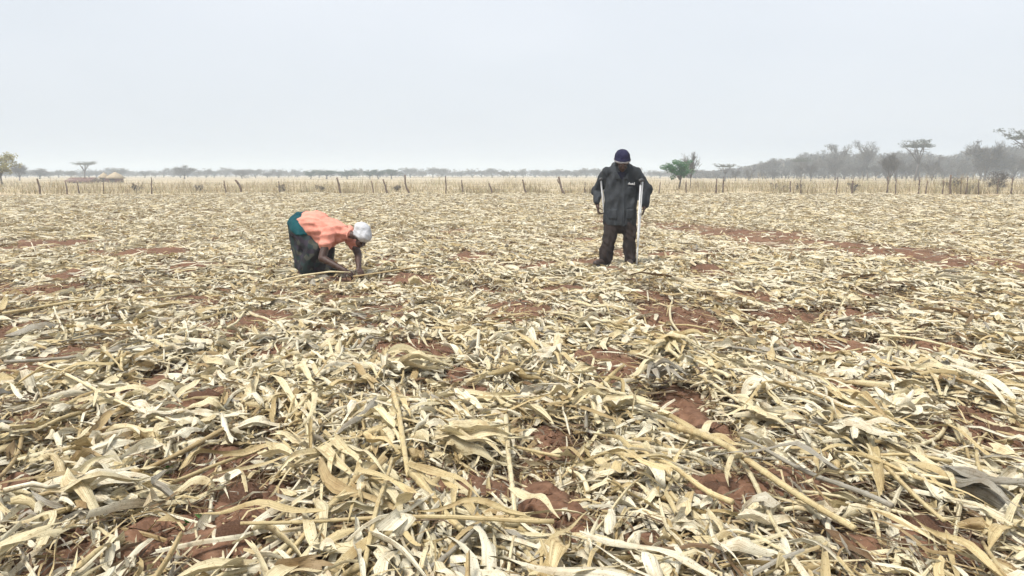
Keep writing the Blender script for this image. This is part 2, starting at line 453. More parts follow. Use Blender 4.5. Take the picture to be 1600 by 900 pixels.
def tree_meshes(kind, seed):
    """unit tree: height about 1, trunk at the origin. returns trunk mesh, list of (part, mesh, material)"""
    r = np.random.default_rng(seed); mb = MB()
    tips = []
    lean = r.normal(scale=0.04, size=2)
    fork = {'bare': .20, 'umbrella': .42, 'green': .26, 'bush': .05, 'sparse': .30}[kind]
    spread = {'bare': .42, 'umbrella': .50, 'green': .40, 'bush': .55, 'sparse': .45}[kind]
    tr = {'bare': .030, 'umbrella': .026, 'green': .028, 'bush': .02, 'sparse': .022}[kind]
    top = np.array([lean[0], lean[1], fork])
    mb.tube([(0, 0, -.03), (lean[0] * .6, lean[1] * .4, fork * .55), tuple(top)], [tr * 1.25, tr, tr * .9], 6)
    nl = {'bare': 6, 'umbrella': 6, 'green': 6, 'bush': 7, 'sparse': 5}[kind]
    for i in range(nl):
        a = 2 * math.pi * (i + r.random() * .7) / nl
        rad = spread * (.35 + .65 * r.random())
        hz = {'bare': .78 + .2 * r.random() - rad * .5, 'umbrella': .88 + .06 * r.random(), 'green': .5 + .4 * r.random(),
              'bush': .5 + .45 * r.random(), 'sparse': .55 + .42 * r.random()}[kind]
        e = np.array([math.cos(a) * rad, math.sin(a) * rad * .8, hz])
        mid = top + (e - top) * .5 + np.array([0, 0, .05]) + r.normal(scale=.03, size=3)
        mb.tube([tuple(top), tuple(mid), tuple(e)], [tr * .7, tr * .45, tr * .18], 5)
        for q in range(4):
            t = .35 + .6 * r.random(); p = top + (e - top) * t + np.array([0, 0, .05 * math.sin(math.pi * t)])
            e2 = p + r.normal(scale=.11, size=3) + np.array([math.cos(a), math.sin(a), .6 if kind != 'umbrella' else .25]) * .08
            e2[2] = min(e2[2], 1.0)
            mb.tube([tuple(p), tuple((p + e2) / 2 + r.normal(scale=.015, size=3)), tuple(e2)], [tr * .33, tr * .22, tr * .1], 4)
            tips += [p, e2]
        tips.append(e)
    tips = np.array(tips)
    trunk = mb.mesh('trunk')
    parts = []
    if kind in ('bare', 'sparse', 'bush'):
        nn = {'bare': 2600, 'sparse': 1100, 'bush': 1800}[kind]
        k = r.integers(0, len(tips), nn)
        p0 = tips[k] + r.normal(scale=.05, size=(nn, 3))
        d = r.normal(size=(nn, 3)); d[:, 2] = np.abs(d[:, 2]) * .6 + .1
        c = np.array([0, 0, .45]); d += 1.2 * (p0 - c) / (np.linalg.norm(p0 - c, axis=1)[:, None] + .1)
        d /= np.linalg.norm(d, axis=1)[:, None]
        p1 = p0 + d * (.05 + .10 * r.random(nn))[:, None]
        p1[:, 2] = np.clip(p1[:, 2], .03, 1.06)
        V, Fq = twig_cloud(p0, p1, .0035 + .004 * r.random(nn), r)
        parts.append((mesh_arrays('crown', V, Fq, None, False), M['twig']))
    if kind == 'umbrella':
        ct = tips.copy(); ct[:, 2] = np.clip(ct[:, 2], .84, .97)
        V, Fq = leaf_cloud(ct, np.tile(np.array([[.13, .12, .045]]), (len(ct), 1)), 2600, .016, r)
        parts.append((mesh_arrays('crown', V, Fq, None, False), M['acacia']))
    if kind == 'green':
        big = tips[tips[:, 2] > .33]
        sz = .07 + .07 * r.random((len(big), 1))
        V, Fq = leaf_cloud(big, sz * np.array([[1.2, 1.1, .8]]), 3600, .023, r)
        parts.append((mesh_arrays('crown', V, Fq, None, False), M['green']))
    return trunk, parts

TREES = {}
for kind, seeds in (('bare', (1, 2, 3, 4)), ('umbrella', (5, 6, 7)), ('green', (8, 9, 14)), ('bush', (10, 11, 12)), ('sparse', (13, 15))):
    TREES[kind] = [tree_meshes(kind, s) for s in seeds]
tree_n = 0
ORD = ['first', 'second', 'third', 'fourth', 'fifth', 'sixth', 'seventh', 'eighth', 'ninth', 'tenth', 'eleventh', 'twelfth', 'thirteenth', 'fourteenth', 'fifteenth', 'sixteenth', 'seventeenth', 'eighteenth', 'nineteenth', 'twentieth']
_seen = {}
def ordinal(tag, x_, marks):
    """which one it is, counted rightwards from the last landmark it has passed"""
    nm = [m_ for p_, m_ in marks if p_ <= x_][-1]; k_ = _seen.get((tag, nm), 0); _seen[(tag, nm)] = k_ + 1
    return ORD[min(k_, 19)], nm
MARK_R = [(0, 'the lone green tree'), (1133, 'the small flat topped acacia'), (1252, 'the low flat topped acacia'), (1356, 'the thin spreading tree'), (1430, 'the tall flat topped acacia'), (1538, 'the broad bare tree')]
MARK_L = [(-99, 'the left picture edge'), (62, 'the olive tree'), (195, 'the far homestead'), (288, 'the rounded grey tree'), (378, 'the low grey tree over the leaning post'), (480, 'the first evergreen'), (625, 'the evergreen row'), (800, 'the picture centre'), (968, 'the standing person')]
def plant(kind, px, top_y, Y, width_px=None, label=None, cat='tree', group=None, name='bare_tree', variant=None, leafmat=None, rz=None, base_z=-0.05):
    """a tree standing at distance Y whose top reaches the photo row top_y"""
    global tree_n
    tree_n += 1
    b_ = at_depth(px, HORIZON, Y)
    h = CAM_Z + (HORIZON - top_y) * Y / F_PX - base_z
    v = TREES[kind][(tree_n if variant is None else variant) % len(TREES[kind])]
    e = empty(name, (b_[0], Y, base_z), label, cat, group, (tree_n * 2.399) % 6.28 if rz is None else rz)
    w = h if width_px is None else width_px * Y / F_PX / {'bare': .95, 'umbrella': 1.05, 'green': .95, 'bush': 1.15, 'sparse': .95}[kind]
    e.scale = (w, w, h)
    obj('trunk', v[0], M['bark'], e)
    for me, mt in v[1]:
        if leafmat is not None:
            me = me.copy(); me.materials.clear(); mt = leafmat
        obj('crown', me, mt, e)
    return e

# skyline of the wood on the right, (photo x, row of its top)
SKY_R = [(1085, 268), (1130, 262), (1160, 258), (1200, 250), (1250, 241), (1300, 236), (1350, 238), (1400, 236), (1450, 236), (1480, 243), (1530, 229), (1600, 226), (1700, 224)]
def sky_r(x): return float(np.interp(x, [a for a, _ in SKY_R], [b for _, b in SKY_R]))
rt = np.random.default_rng(77)
x = 1096.0
while x < 1680:
    ty = sky_r(x) + rt.uniform(0, 7)
    Yd = rt.uniform(215, 285)
    plant('bare', x, ty, Yd, None, '%s tall bare tree of the hazy wood right of %s' % ordinal('b', x, MARK_R), 'tree', 'bare trees of the hazy wood')
    x += rt.uniform(9, 15)
x = 1150.0
while x < 1680:
    ty = sky_r(x) + rt.uniform(9, 22)
    plant('bare' if rt.random() < .75 else 'bush', x, min(ty, 266), rt.uniform(150, 200), None, '%s low front tree of the hazy wood right of %s' % ordinal('f', x, MARK_R), 'tree', 'front trees of the hazy wood')
    x += rt.uniform(12, 22)
plant('umbrella', 1430, 219, 155, 66, 'tall flat topped acacia rising above the right wood', 'tree', name='umbrella_acacia', variant=0)
plant('umbrella', 1133, 256, 150, 34, 'small flat topped acacia beside the left end of the right wood', 'tree', name='umbrella_acacia', variant=1)
plant('umbrella', 1252, 246, 170, 42, 'low flat topped acacia in front of the right wood, left of the tallest', 'tree', name='umbrella_acacia', variant=2)
plant('sparse', 1306, 230, 190, 36, 'thin open crowned tree poking above the wood left of the tall acacia', 'tree', name='open_tree', variant=0)
plant('sparse', 1356, 225, 180, 44, 'thin spreading tree just left of the tall flat topped acacia', 'tree', name='open_tree', variant=1)
plant('bare', 1538, 225, 150, 58, 'broad bare crowned tree between the tall acacia and the picture edge', 'tree', name='bare_tree', variant=1)
plant('umbrella', 1612, 203, 130, 84, 'large flat topped acacia cut by the right picture edge', 'tree', name='umbrella_acacia', variant=1)
plant('bare', 1390, 238, 110, 30, 'slim dark trunked bare tree just behind the fence below the tall acacia', 'tree', name='bare_tree', variant=2)
plant('green', 1062, 240, 72, 54, 'lone bright green leafy tree right of the man', 'tree', name='green_tree', variant=0, rz=1.0)
plant('sparse', 1080, 243, 78, 30, 'bare branched sapling behind the lone green tree', 'tree', name='open_tree', variant=1, rz=.5)
plant('green', 2, 235, 92, 50, 'yellow olive tree at the left picture edge', 'tree', name='olive_tree', variant=1, leafmat=M['olive'])
plant('bare', 30, 258, 170, 30, 'grey bare tree beside the yellow olive tree', 'tree', variant=3)
plant('umbrella', 132, 252, 210, 46, 'grey flat topped acacia behind the far homestead', 'tree', name='umbrella_acacia', variant=2)
plant('bare', 288, 258, 230, 36, 'rounded grey bare tree on the left skyline right of the homestead', 'tree', variant=0)
plant('bare', 62, 264, 230, 34, 'low grey tree between the olive tree and the homestead', 'tree', variant=1)
plant('bare', 378, 265, 250, 30, 'low grey tree above the leaning thick fence post', 'tree', variant=2)
for gk, (gx, gy, gw) in enumerate(((485, 266, 30), (510, 263, 38), (543, 266, 36), (578, 266, 22), (592, 262, 36), (612, 263, 30))):
    plant('green', gx, gy, 225, gw, '%s dark evergreen from the left in the far green row' % ORD[gk], 'tree', 'far evergreen trees', 'evergreen_tree', leafmat=M['dusk_green'])
x = -40.0
rt = np.random.default_rng(78)
while x < 1100:
    ty = 266.5 + rt.uniform(-4.5, 3.0)
    plant('bush' if rt.random() < .5 else 'bare', x, ty, rt.uniform(270, 360), rt.uniform(16, 34), '%s low hazy skyline bush right of %s' % ordinal('s', x, MARK_L), 'bush', 'far skyline bushes', 'far_bush')
    x += rt.uniform(11, 19)

# wood behind, reads as one mass
r0 = np.random.default_rng(3)
cent, rad = [], []
for i in range(620):
    px = r0.uniform(1080, 1720); Yd = r0.uniform(235, 330)
    top = CAM_Z + (HORIZON - min(sky_r(px) + 3, 267)) * Yd / F_PX
    b_ = at_depth(px, HORIZON, Yd)
    hh = max(top, 1.2)
    cent.append((b_[0], Yd, hh * .5)); rad.append((3.2, 3.0, hh * .5))
for i in range(240):
    px = r0.uniform(-120, 1100); Yd = r0.uniform(380, 460)
    b_ = at_depth(px, HORIZON, Yd); hh = r0.uniform(2.2, 4.0)
    cent.append((b_[0], Yd, hh * .5)); rad.append((5.0, 4.0, hh * .5))
V, Fq = leaf_cloud(np.array(cent), np.array(rad), 62000, .40, r0, 1.0, 1.3)
V[:, 2] = np.maximum(V[:, 2], 0.0)
obj('far_wood', mesh_arrays('far_wood', V, Fq, None, False), M['twig'], label='hazy grey mass of bush and trees along the horizon', cat='wood', kind='stuff')

# dry pasture grass beyond the fence
def blades(N, X, Y, Hh, W, lean, r):
    a = r.random(N) * 6.283; s = np.stack([np.cos(a), np.sin(a), np.zeros(N)], 1)
    ln = np.stack([np.cos(a + 1.3), np.sin(a + 1.3), np.zeros(N)], 1) * (lean * Hh)[:, None]
    P = np.stack([X, Y, soil(X, Y) - .02], 1); up = np.array([0, 0, 1.0])
    m_ = P + up * (Hh * .55)[:, None] + ln * .3; t_ = P + up * Hh[:, None] + ln
    w = (s * W[:, None])
    V = np.stack([P - w, P + w, m_ + w * .8, m_ - w * .8, t_ + w * .15, t_ - w * .15], 1).reshape(-1, 3)
    i = np.arange(N)[:, None] * 6
    Fq = np.concatenate([i + np.array([[0, 1, 2, 3]]), i + np.array([[3, 2, 4, 5]])], 0)
    return V, Fq
rg = np.random.default_rng(21)
N = 46000
Yg = FENCE_Y + .25 + 75 * rg.random(N) ** 2.0
Xg = (rg.random(N) * 2 - 1) * (Yg * .75 + 3)
cl = .5 * vnoise(Xg * .35, Yg * .2 + 9) + .5 * vnoise(Xg * 1.3, Yg * .8 + 2)
keep = cl + .25 * rg.random(N) + .55 * (vnoise(Xg * .11 + 2, Yg * .35) - .5) > .50
keep &= ~((Yg < FENCE_Y + 2.2) & (vnoise(Xg * .22 + 3, Yg * .1) > .5) & (rg.random(N) < .85))
Xg, Yg, cl = Xg[keep], Yg[keep], cl[keep]; N = len(Xg)
Hg = (.04 + 1.05 * cl ** 2.0 * (.45 + 1.1 * vnoise(Xg * .17 + 8, Yg * .3)) + .25 * (vnoise(Xg * .8 + 5, Yg * .1) > .72)) * (.5 + .75 * rg.random(N)) * (1 + .35 * (Xg > 24))
V, Fq = blades(N, Xg, Yg, Hg, .010 + .018 * rg.random(N), rg.normal(scale=.6, size=N), rg)
obj('dry_grass', mesh_arrays('dry_grass', V, Fq, None, False), M['grass'], label='tall dry tan grass growing behind the fence', cat='grass', kind='stuff')
# shrubs in the grass
rs = np.random.default_rng(30)
for bk, (sx, sy_, w) in enumerate(sorted(((310, 287, 18), (440, 288, 16), (500, 289, 22), (1228, 288, 22), (1335, 286, 22), (1490, 278, 40), (1560, 270, 46), (1520, 284, 30), (1250, 284, 18), (620, 288, 18), (210, 286, 18), (1210, 286, 16)))):
    plant('bush', sx, sy_, rs.uniform(57, 64), w, '%s scrubby bush from the left in the grass behind the fence' % ORD[bk], 'bush', 'dry bushes in the pasture', 'dry_bush')

# ------------------------------------------------------------------ far homestead
M['thatch'] = simple_mat('pale_thatch', (0.28, 0.22, 0.14), (0.46, 0.38, 0.27), 3, .9, .1, .8, 20)
M['maroon'] = simple_mat('rusted_red_roof', (0.11, 0.052, 0.043), (0.19, 0.10, 0.085), 2, .8, .2, .3, 10)
M['brickw'] = simple_mat('dark_red_brick', (0.10, 0.045, 0.04), (0.19, 0.085, 0.07), 5, .9, .1, .4, 12)
M['door'] = simple_mat('dark_door_wood', (0.03, 0.025, 0.02), (0.06, 0.05, 0.04), 3, .9, .1)
def shed(px0, px1, eave_y, ridge_y, Y, label, roofm, wallm):
    a, b_ = at_depth(px0, HORIZON, Y), at_depth(px1, HORIZON, Y)
    w = b_[0] - a[0]; cx = (a[0] + b_[0]) / 2
    he = CAM_Z + (HORIZON - eave_y) * Y / F_PX; hr = CAM_Z + (HORIZON - ridge_y) * Y / F_PX
    e = empty('homestead_shed', (cx, Y, -.05), label, 'shed')
    d = 3.2
    mb = MB(); t = .18
    mb.box((0, -d / 2 + t / 2, he / 2), (w, t, he)); mb.box((0, d / 2 - t / 2, he / 2), (w, t, he))
    mb.box((-w / 2 + t / 2, 0, he / 2), (t, d - 2 * t - .004, he - .004)); mb.box((w / 2 - t / 2, 0, he / 2), (t, d - 2 * t - .004, he - .004))
    obj('wall', mb.mesh('wall', False), wallm, e)
    mb = MB(); ov = .35; N_ = 18
    for s in (-1, 1):
        for k in range(N_):
            x0 = -w / 2 - ov + (w + 2 * ov) * k / N_; x1 = x0 + (w + 2 * ov) / N_ * .98
            z1 = .05 * (k % 2)
            mb.quad((x0, s * (d / 2 + ov), he - .12 + z1), (x1, s * (d / 2 + ov), he - .12 + z1), (x1, 0, hr + z1), (x0, 0, hr + z1))
            mb.quad((x0, s * (d / 2 + ov), he - .22), (x1, s * (d / 2 + ov), he - .22), (x1, s * (d / 2 + ov), he - .12 + z1), (x0, s * (d / 2 + ov), he - .12 + z1))
    obj('roof', mb.mesh('roof', False), roofm, e)
    mb = MB(); mb.box((w * .15, -d / 2 - .03, he * .42), (.8, .05, he * .84)); obj('door', mb.mesh('door', False), M['door'], e)
    return e
shed(113, 146, 281, 277, 124, 'low shed with rusty maroon roof on the left skyline', M['maroon'], M['brickw'])
def hut(px, half_px, eave_y, top_y, Y, label):
    c = at_depth(px, HORIZON, Y); r_ = half_px * Y / F_PX
    he = CAM_Z + (HORIZON - eave_y) * Y / F_PX; ht = CAM_Z + (HORIZON - top_y) * Y / F_PX
    e = empty('thatched_hut', (c[0], Y, -.05), label, 'hut')
    mb = MB(); mb.tube([(0, 0, 0), (0, 0, he)], [r_ * .8, r_ * .8], 24); obj('wall', mb.mesh('wall'), M['brickw'], e)
    mb = MB()
    mb.tube([(0, 0, he - .25), (0, 0, he - .12), (0, 0, (he + ht) / 2), (0, 0, ht - .08), (0, 0, ht)], [r_ * .98, r_ * 1.02, r_ * .55, r_ * .12, .02], 24)
    obj('roof', mb.mesh('roof'), M['thatch'], e)
    mb = MB(); mb.box((0, -r_ * .8 - .01, he * .42), (.75, .08, he * .8)); obj('door', mb.mesh('door', False), M['door'], e)
hut(180, 14, 276, 268, 130, 'far hut with pale thatched cone roof right of the maroon shed')
hut(162, 8, 275, 269, 140, 'smaller thatched hut squeezed between maroon shed and larger hut')

# ------------------------------------------------------------------ fence
fence = empty('post_and_wire_fence', (0, FENCE_Y, 0), 'long wire fence on crooked wooden posts behind the field', 'fence')
# (base x, top x, top row, thickness m, bow m)
POSTS = [(20, 22, 284, .03, 0), (60, 57, 279, .07, .05), (84, 82, 286, .03, 0), (103, 101, 284, .05, .03), (122, 119, 283, .05, .02), (160, 160, 284, .04, 0),
         (172, 168, 284, .03, .02), (205, 207, 286, .035, 0), (235, 236, 277, .05, 0), (274, 272, 275, .035, .0), (308, 310, 285, .035, 0), (352, 349, 282, .05, .02), (376, 368, 281, .085, .12),
         (403, 401, 279, .03, 0), (436, 435, 283, .04, 0), (470, 472, 285, .03, 0), (531, 526, 277, .075, .04), (556, 557, 286, .03, 0), (583, 580, 282, .04, .02),
         (605, 598, 280, .065, .03), (642, 633, 273, .065, -.16), (663, 664, 283, .035, 0), (683, 685, 284, .035, 0), (697, 696, 275, .05, 0), (712, 711, 278, .035, 0),
         (723, 721, 281, .05, 0), (733, 732, 284, .035, 0), (770, 764, 286, .06, .04), (796, 798, 286, .03, 0), (824, 817, 280, .06, -.05), (850, 850, 285, .03, 0), (883, 873, 276, .085, -.06),
         (915, 914, 284, .04, 0), (1030, 1032, 284, .04, 0), (1058, 1058, 286, .03, 0), (1073, 1072, 284, .05, 0), (1120, 1120, 279, .06, 0), (1131, 1131, 276, .055, -.03), (1160, 1161, 284, .03, 0),
         (1200, 1202, 284, .03, 0), (1236, 1236, 283, .05, 0), (1253, 1251, 282, .045, 0), (1280, 1282, 284, .03, 0), (1308, 1310, 277, .05, 0), (1333, 1333, 282, .065, 0), (1362, 1361, 284, .03, 0),
         (1387, 1388, 276, .055, .03), (1401, 1401, 280, .05, 0), (1437, 1438, 277, .055, 0), (1448, 1450, 282, .04, 0), (1475, 1475, 282, .05, 0), (1487, 1486, 273, .075, 0),
         (1511, 1513, 276, .04, 0), (1532, 1530, 280, .04, 0), (1560, 1561, 279, .04, 0), (1583, 1583, 278, .055, 0), (1620, 1619, 278, .05, 0), (1660, 1661, 278, .05, 0)]
POSTS = [q for q in POSTS if q[3] > .036]
for (bx, tx, ty, tk, bow) in POSTS:
    yo = rng.uniform(-.15, .15)
    b_ = at_depth(bx, HORIZON, FENCE_Y + yo); t_ = at_depth(tx, HORIZON, FENCE_Y + yo)
    hz = CAM_Z + (HORIZON - ty) * FENCE_Y / F_PX
    mb = MB(); pts, rad_ = [], []
    for k in range(6):
        u = k / 5
        x_ = b_[0] * (1 - u) + t_[0] * u + bow * math.sin(math.pi * u) + rng.normal(scale=.012)
        pts.append((x_, yo + rng.normal(scale=.015), -.12 + (hz + .12) * u)); rad_.append(tk * (1.12 - .35 * u) * rng.uniform(.9, 1.1))
    mb.tube(pts, rad_, 7)
    if tk > .08:   # forked stump
        mb.tube([pts[3], (pts[3][0] - .16, yo, pts[3][2] + .2), (pts[3][0] - .22, yo, pts[3][2] + .36)], [tk * .7, tk * .5, tk * .4], 6)
    obj('post', mb.mesh('post'), M['wood'], fence)
for z in (.28, .5, .72, .93, 1.1):
    mb = MB(); pts = []
    for (bx, tx, ty, tk, bow) in POSTS[::2]:
        c = at_depth(bx, HORIZON, FENCE_Y)
        pts.append((c[0], -.05 + rng.normal(scale=.02), z + rng.normal(scale=.03)))
    mb.tube(pts, .005, 4); obj('wire', mb.mesh('wire'), M['wire'], fence)

# ------------------------------------------------------------------ people
def ball(c, r, rot=None, seg=16, rings=10):
    V, Fc = [], []
    r = (r, r, r) if not hasattr(r, '__len__') else r
    for i in range(rings + 1):
        ph = math.pi * i / rings
        for k in range(seg):
            t = 2 * math.pi * k / seg
            q = Vector((math.sin(ph) * math.cos(t) * r[0], math.sin(ph) * math.sin(t) * r[1], math.cos(ph) * r[2]))
            if rot is not None: q = rot @ q
            V.append(Vector(c) + q)
    for i in range(rings):
        for k in range(seg):
            k2 = (k + 1) % seg
            Fc.append((i * seg + k, (i + 1) * seg + k, (i + 1) * seg + k2, i * seg + k2))
    return V, Fc
def caps(p0, p1, r0, r1, sy=1.0, seg=14):
    """tapered capsule; sy squashes it front to back"""
    p0, p1 = Vector(p0), Vector(p1); d = (p1 - p0); L = d.length; d = d.normalized()
    a = d.cross(Vector((0, 1, 0)))
    if a.length < .1: a = d.cross(Vector((1, 0, 0)))
    a.normalize(); b_ = d.cross(a)
    V, Fc, prof = [], [], []
    for i in range(5): ph = math.pi / 2 * i / 4; prof.append((-r0 * math.cos(ph), r0 * math.sin(ph)))
    for i in range(5): ph = math.pi / 2 * i / 4; prof.append((L + r1 * math.sin(ph), r1 * math.cos(ph)))
    for (z, rr_) in prof:
        for k in range(seg):
            t = 2 * math.pi * k / seg
            q = a * math.cos(t) + b_ * math.sin(t)
            q = q * max(rr_, 1e-4); q.y *= sy
            V.append(p0 + d * z + q)
    for i in range(len(prof) - 1):
        for k in range(seg):
            k2 = (k + 1) % seg
            Fc.append((i * seg + k, i * seg + k2, (i + 1) * seg + k2, (i + 1) * seg + k))
    return V, Fc
def fuse(name, shapes, voxel=.008, smooth=6, fold=0.0, fdir=(0, 0, 1), fs=22.0, zmin=None, seed=0, shaper=None):
    """one continuous skin round overlapping shapes"""
    V, Fc = [], []
    for (v, f) in shapes:
        o_ = len(V); V += [tuple(q) for q in v]; Fc += [tuple(i + o_ for i in g) for g in f]
    me = bpy.data.meshes.new(name); me.from_pydata(V, [], Fc); me.validate()
    import bmesh
    bm = bmesh.new(); bm.from_mesh(me)
    bmesh.ops.remove_doubles(bm, verts=bm.verts, dist=1e-6); bmesh.ops.recalc_face_normals(bm, faces=bm.faces)
    bm.to_mesh(me); bm.free()
    o = bpy.data.objects.new(name, me); COL.objects.link(o)
    md = o.modifiers.new('remesh', 'REMESH'); md.mode = 'VOXEL'; md.voxel_size = voxel
    if smooth:
        ms = o.modifiers.new('smooth', 'SMOOTH'); ms.iterations = smooth; ms.factor = .5
    dg = bpy.context.evaluated_depsgraph_get(); dg.update()
    res = bpy.data.meshes.new_from_object(o.evaluated_get(dg))
    bpy.data.objects.remove(o); bpy.data.meshes.remove(me)
    res.name = name
    nv = len(res.vertices)
    co = np.empty(nv * 3); res.vertices.foreach_get('co', co); co = co.reshape(-1, 3)
    if fold:
        no = np.empty(nv * 3); res.vertex_normals.foreach_get('vector', no); no = no.reshape(-1, 3)
        rf = np.random.default_rng(seed); dsp = np.zeros(nv)
        d0 = np.array(fdir, float); d0 /= np.linalg.norm(d0)
        for k in range(9):
            w = rf.normal(size=3); w -= d0 * (w @ d0) * .72; w /= np.linalg.norm(w); w *= fs * rf.uniform(.5, 1.7)
            ph = co @ w + rf.random() * 6.28 + 1.2 * np.sin(co @ (rf.normal(size=3) * 7))
            dsp += (1 - 2 * np.abs(np.sin(ph))) * rf.uniform(.4, 1)
        co = co + no * (dsp / 4 * fold)[:, None]
    if shaper is not None: co = shaper(co)
    if zmin is not None: co[:, 2] = np.maximum(co[:, 2], zmin)
    res.vertices.foreach_set('co', co.astype(np.float32).ravel())
    res.polygons.foreach_set('use_smooth', [True] * len(res.polygons)); res.update()
    res.materials.clear()
    return res
def shell(name, src, cond, off):
    """cloth band: the faces of src where cond(centre) holds, lifted off and given a rim"""
    nv = len(src.vertices)
    co = np.empty(nv * 3); src.vertices.foreach_get('co', co); co = co.reshape(-1, 3)
    no = np.empty(nv * 3); src.vertex_normals.foreach_get('vector', no); no = no.reshape(-1, 3)
    fs = [tuple(p.vertices) for p in src.polygons if cond(np.mean(co[list(p.vertices)], axis=0))]
    used = sorted({i for f in fs for i in f}); mp = {v: i for i, v in enumerate(used)}
    V = co[used] + no[used] * off; V2 = co[used] - no[used] * .004
    Fc = [tuple(mp[i] for i in f) for f in fs]
    cnt = {}
    for f in Fc:
        for a, b_ in zip(f, f[1:] + f[:1]): cnt[(a, b_)] = 1
    K = len(used)
    side = [(b_, a, a + K, b_ + K) for (a, b_) in cnt if (b_, a) not in cnt]
    me = bpy.data.meshes.new(name); me.from_pydata([tuple(v) for v in np.vstack([V, V2])], [], Fc + side)
    me.polygons.foreach_set('use_smooth', [True] * len(me.polygons)); me.update()
    return me
def hand_shapes(wrist, direction, palm_n, thumb_side, curl=.9, sc=1.0):
    """palm and five fingers; palm_n points out of the palm, fingers curl towards it"""
    d = Vector(direction).normalized(); nrm = Vector(palm_n); nrm = (nrm - d * nrm.dot(d)).normalized()
    s = d.cross(nrm) * thumb_side
    w = Vector(wrist); out = []
    for k in range(4):   # palm as four metacarpals side by side
        off = (1.5 - k) * .021 * sc
        out.append(caps(w + s * off * .6, w + d * .085 * sc + s * off, .015 * sc, .0125 * sc, seg=8))
    lens = [(.042, .026, .02), (.046, .03, .022), (.043, .028, .021), (.034, .021, .018)]
    for k in range(4):
        off = (1.5 - k) * .0225 * sc
        p = w + d * .088 * sc + s * off; a = .35
        for j, ln in enumerate(lens[k]):
            a += curl * (.75 if j else .45)
            q = p + (d * math.cos(a) + nrm * math.sin(a)) * ln * sc
            out.append(caps(p, q, (.0095 - .001 * j) * sc, (.0088 - .001 * j) * sc, seg=8)); p = q
    p = w + d * .02 * sc + s * .03 * sc
    for j, (ln, f_, o_, n_) in enumerate(((.04, .55, .75, .35), (.032, .7, .3, .65), (.026, .6, -.1, .8))):
        q = p + (d * f_ + s * o_ + nrm * n_).normalized() * ln * sc
        out.append(caps(p, q, (.0125 - .0015 * j) * sc, (.011 - .0015 * j) * sc, seg=8)); p = q
    return out
def head_shapes(c, fwd, up, sc=1.0):
    f = Vector(fwd).normalized(); u = Vector(up); u = (u - f * u.dot(f)).normalized(); s = f.cross(u)
    rot = Matrix((s, f, u)).transposed(); c = Vector(c)
    P = lambda a, b_, z: c + (s * a + f * b_ + u * z) * sc
    S = lambda *r_: tuple(q * sc for q in r_)
    sh = [ball(P(0, -.012, .03), S(.076, .095, .088), rot), ball(P(0, .03, -.045), S(.058, .062, .068), rot), ball(P(0, .058, -.095), S(.03, .026, .022), rot),
          ball(P(0, .078, .022), S(.05, .014, .013), rot, 10, 6), caps(P(0, .088, .012), P(0, .108, -.028), .009 * sc, .013 * sc, seg=8),
          ball(P(.012, .1, -.032), S(.009, .01, .008), rot, 8, 6), ball(P(-.012, .1, -.032), S(.009, .01, .008), rot, 8, 6),
          caps(P(-.02, .084, -.058), P(.02, .084, -.058), .009 * sc, .009 * sc, seg=8), caps(P(-.018, .082, -.07), P(.018, .082, -.07), .009 * sc, .009 * sc, seg=8),
          ball(P(.045, .055, -.03), S(.022, .026, .026), rot, 10, 6), ball(P(-.045, .055, -.03), S(.022, .026, .026), rot, 10, 6),
          ball(P(.08, -.01, -.01), S(.009, .02, .032), rot, 8, 6), ball(P(-.08, -.01, -.01), S(.009, .02, .032), rot, 8, 6)]
    return sh, P

M['skin'] = simple_mat('dark_brown_skin', (0.040, 0.019, 0.013), (0.066, 0.032, 0.022), 30, .5, .45, .15, 200)
M['eye'] = simple_mat('eye_white', (0.10, 0.08, 0.07), (0.14, 0.12, 0.10), 40, .3, .5)
M['iris'] = simple_mat('dark_iris', (0.01, 0.007, 0.005), (0.02, 0.012, 0.01), 40, .2, .6)
def cloth_mat(name, c1, c2, weave=420.0, rough=.85, scale=6):
    m = simple_mat(name, c1, c2, scale, rough, .2, .25, weave)
    return m
M['jacket'] = cloth_mat('charcoal_workwear', (0.021, 0.024, 0.028), (0.047, 0.052, 0.058))
M['trousers'] = cloth_mat('dusty_dark_trousers', (0.019, 0.014, 0.0135), (0.042, 0.031, 0.028), scale=4)
M['shirtnavy'] = cloth_mat('navy_shirt', (0.012, 0.013, 0.028), (0.022, 0.024, 0.045))
M['hat'] = cloth_mat('navy_knit_hat', (0.010, 0.010, 0.030), (0.022, 0.020, 0.055))
M['hatband'] = cloth_mat('pale_hat_edge', (0.26, 0.25, 0.28), (0.42, 0.41, 0.43))
M['shoe'] = simple_mat('dusty_black_leather', (0.022, 0.016, 0.015), (0.06, 0.04, 0.032), 12, .6, .4, .2, 60)
M['thread'] = simple_mat('pale_thread', (0.65, 0.65, 0.65), (0.78, 0.78, 0.78), 60, .8, .2)
M['alu'] = simple_mat('white_painted_aluminium', (0.74, 0.76, 0.79), (0.84, 0.85, 0.87), 9, .35, .5)
M['rubber'] = simple_mat('grey_rubber', (0.05, 0.05, 0.05), (0.10, 0.10, 0.10), 30, .8, .3)
M['grip'] = simple_mat('pale_foam_grip', (0.62, 0.60, 0.57), (0.75, 0.73, 0.7), 30, .8, .3)

def eyes(P, person):
    for sx in (-1, 1):
        v, f = ball(P(.03 * sx, .074, .004), .0125, None, 10, 8)
        me = bpy.data.meshes.new('eye'); me.from_pydata([tuple(q) for q in v], [], f); e = obj('eye', me, M['eye'], person)
        v, f = ball(P(.03 * sx, .0835, .003), .006, None, 8, 6)
        me = bpy.data.meshes.new('iris'); me.from_pydata([tuple(q) for q in v], [], f); obj('iris', me, M['iris'], e)

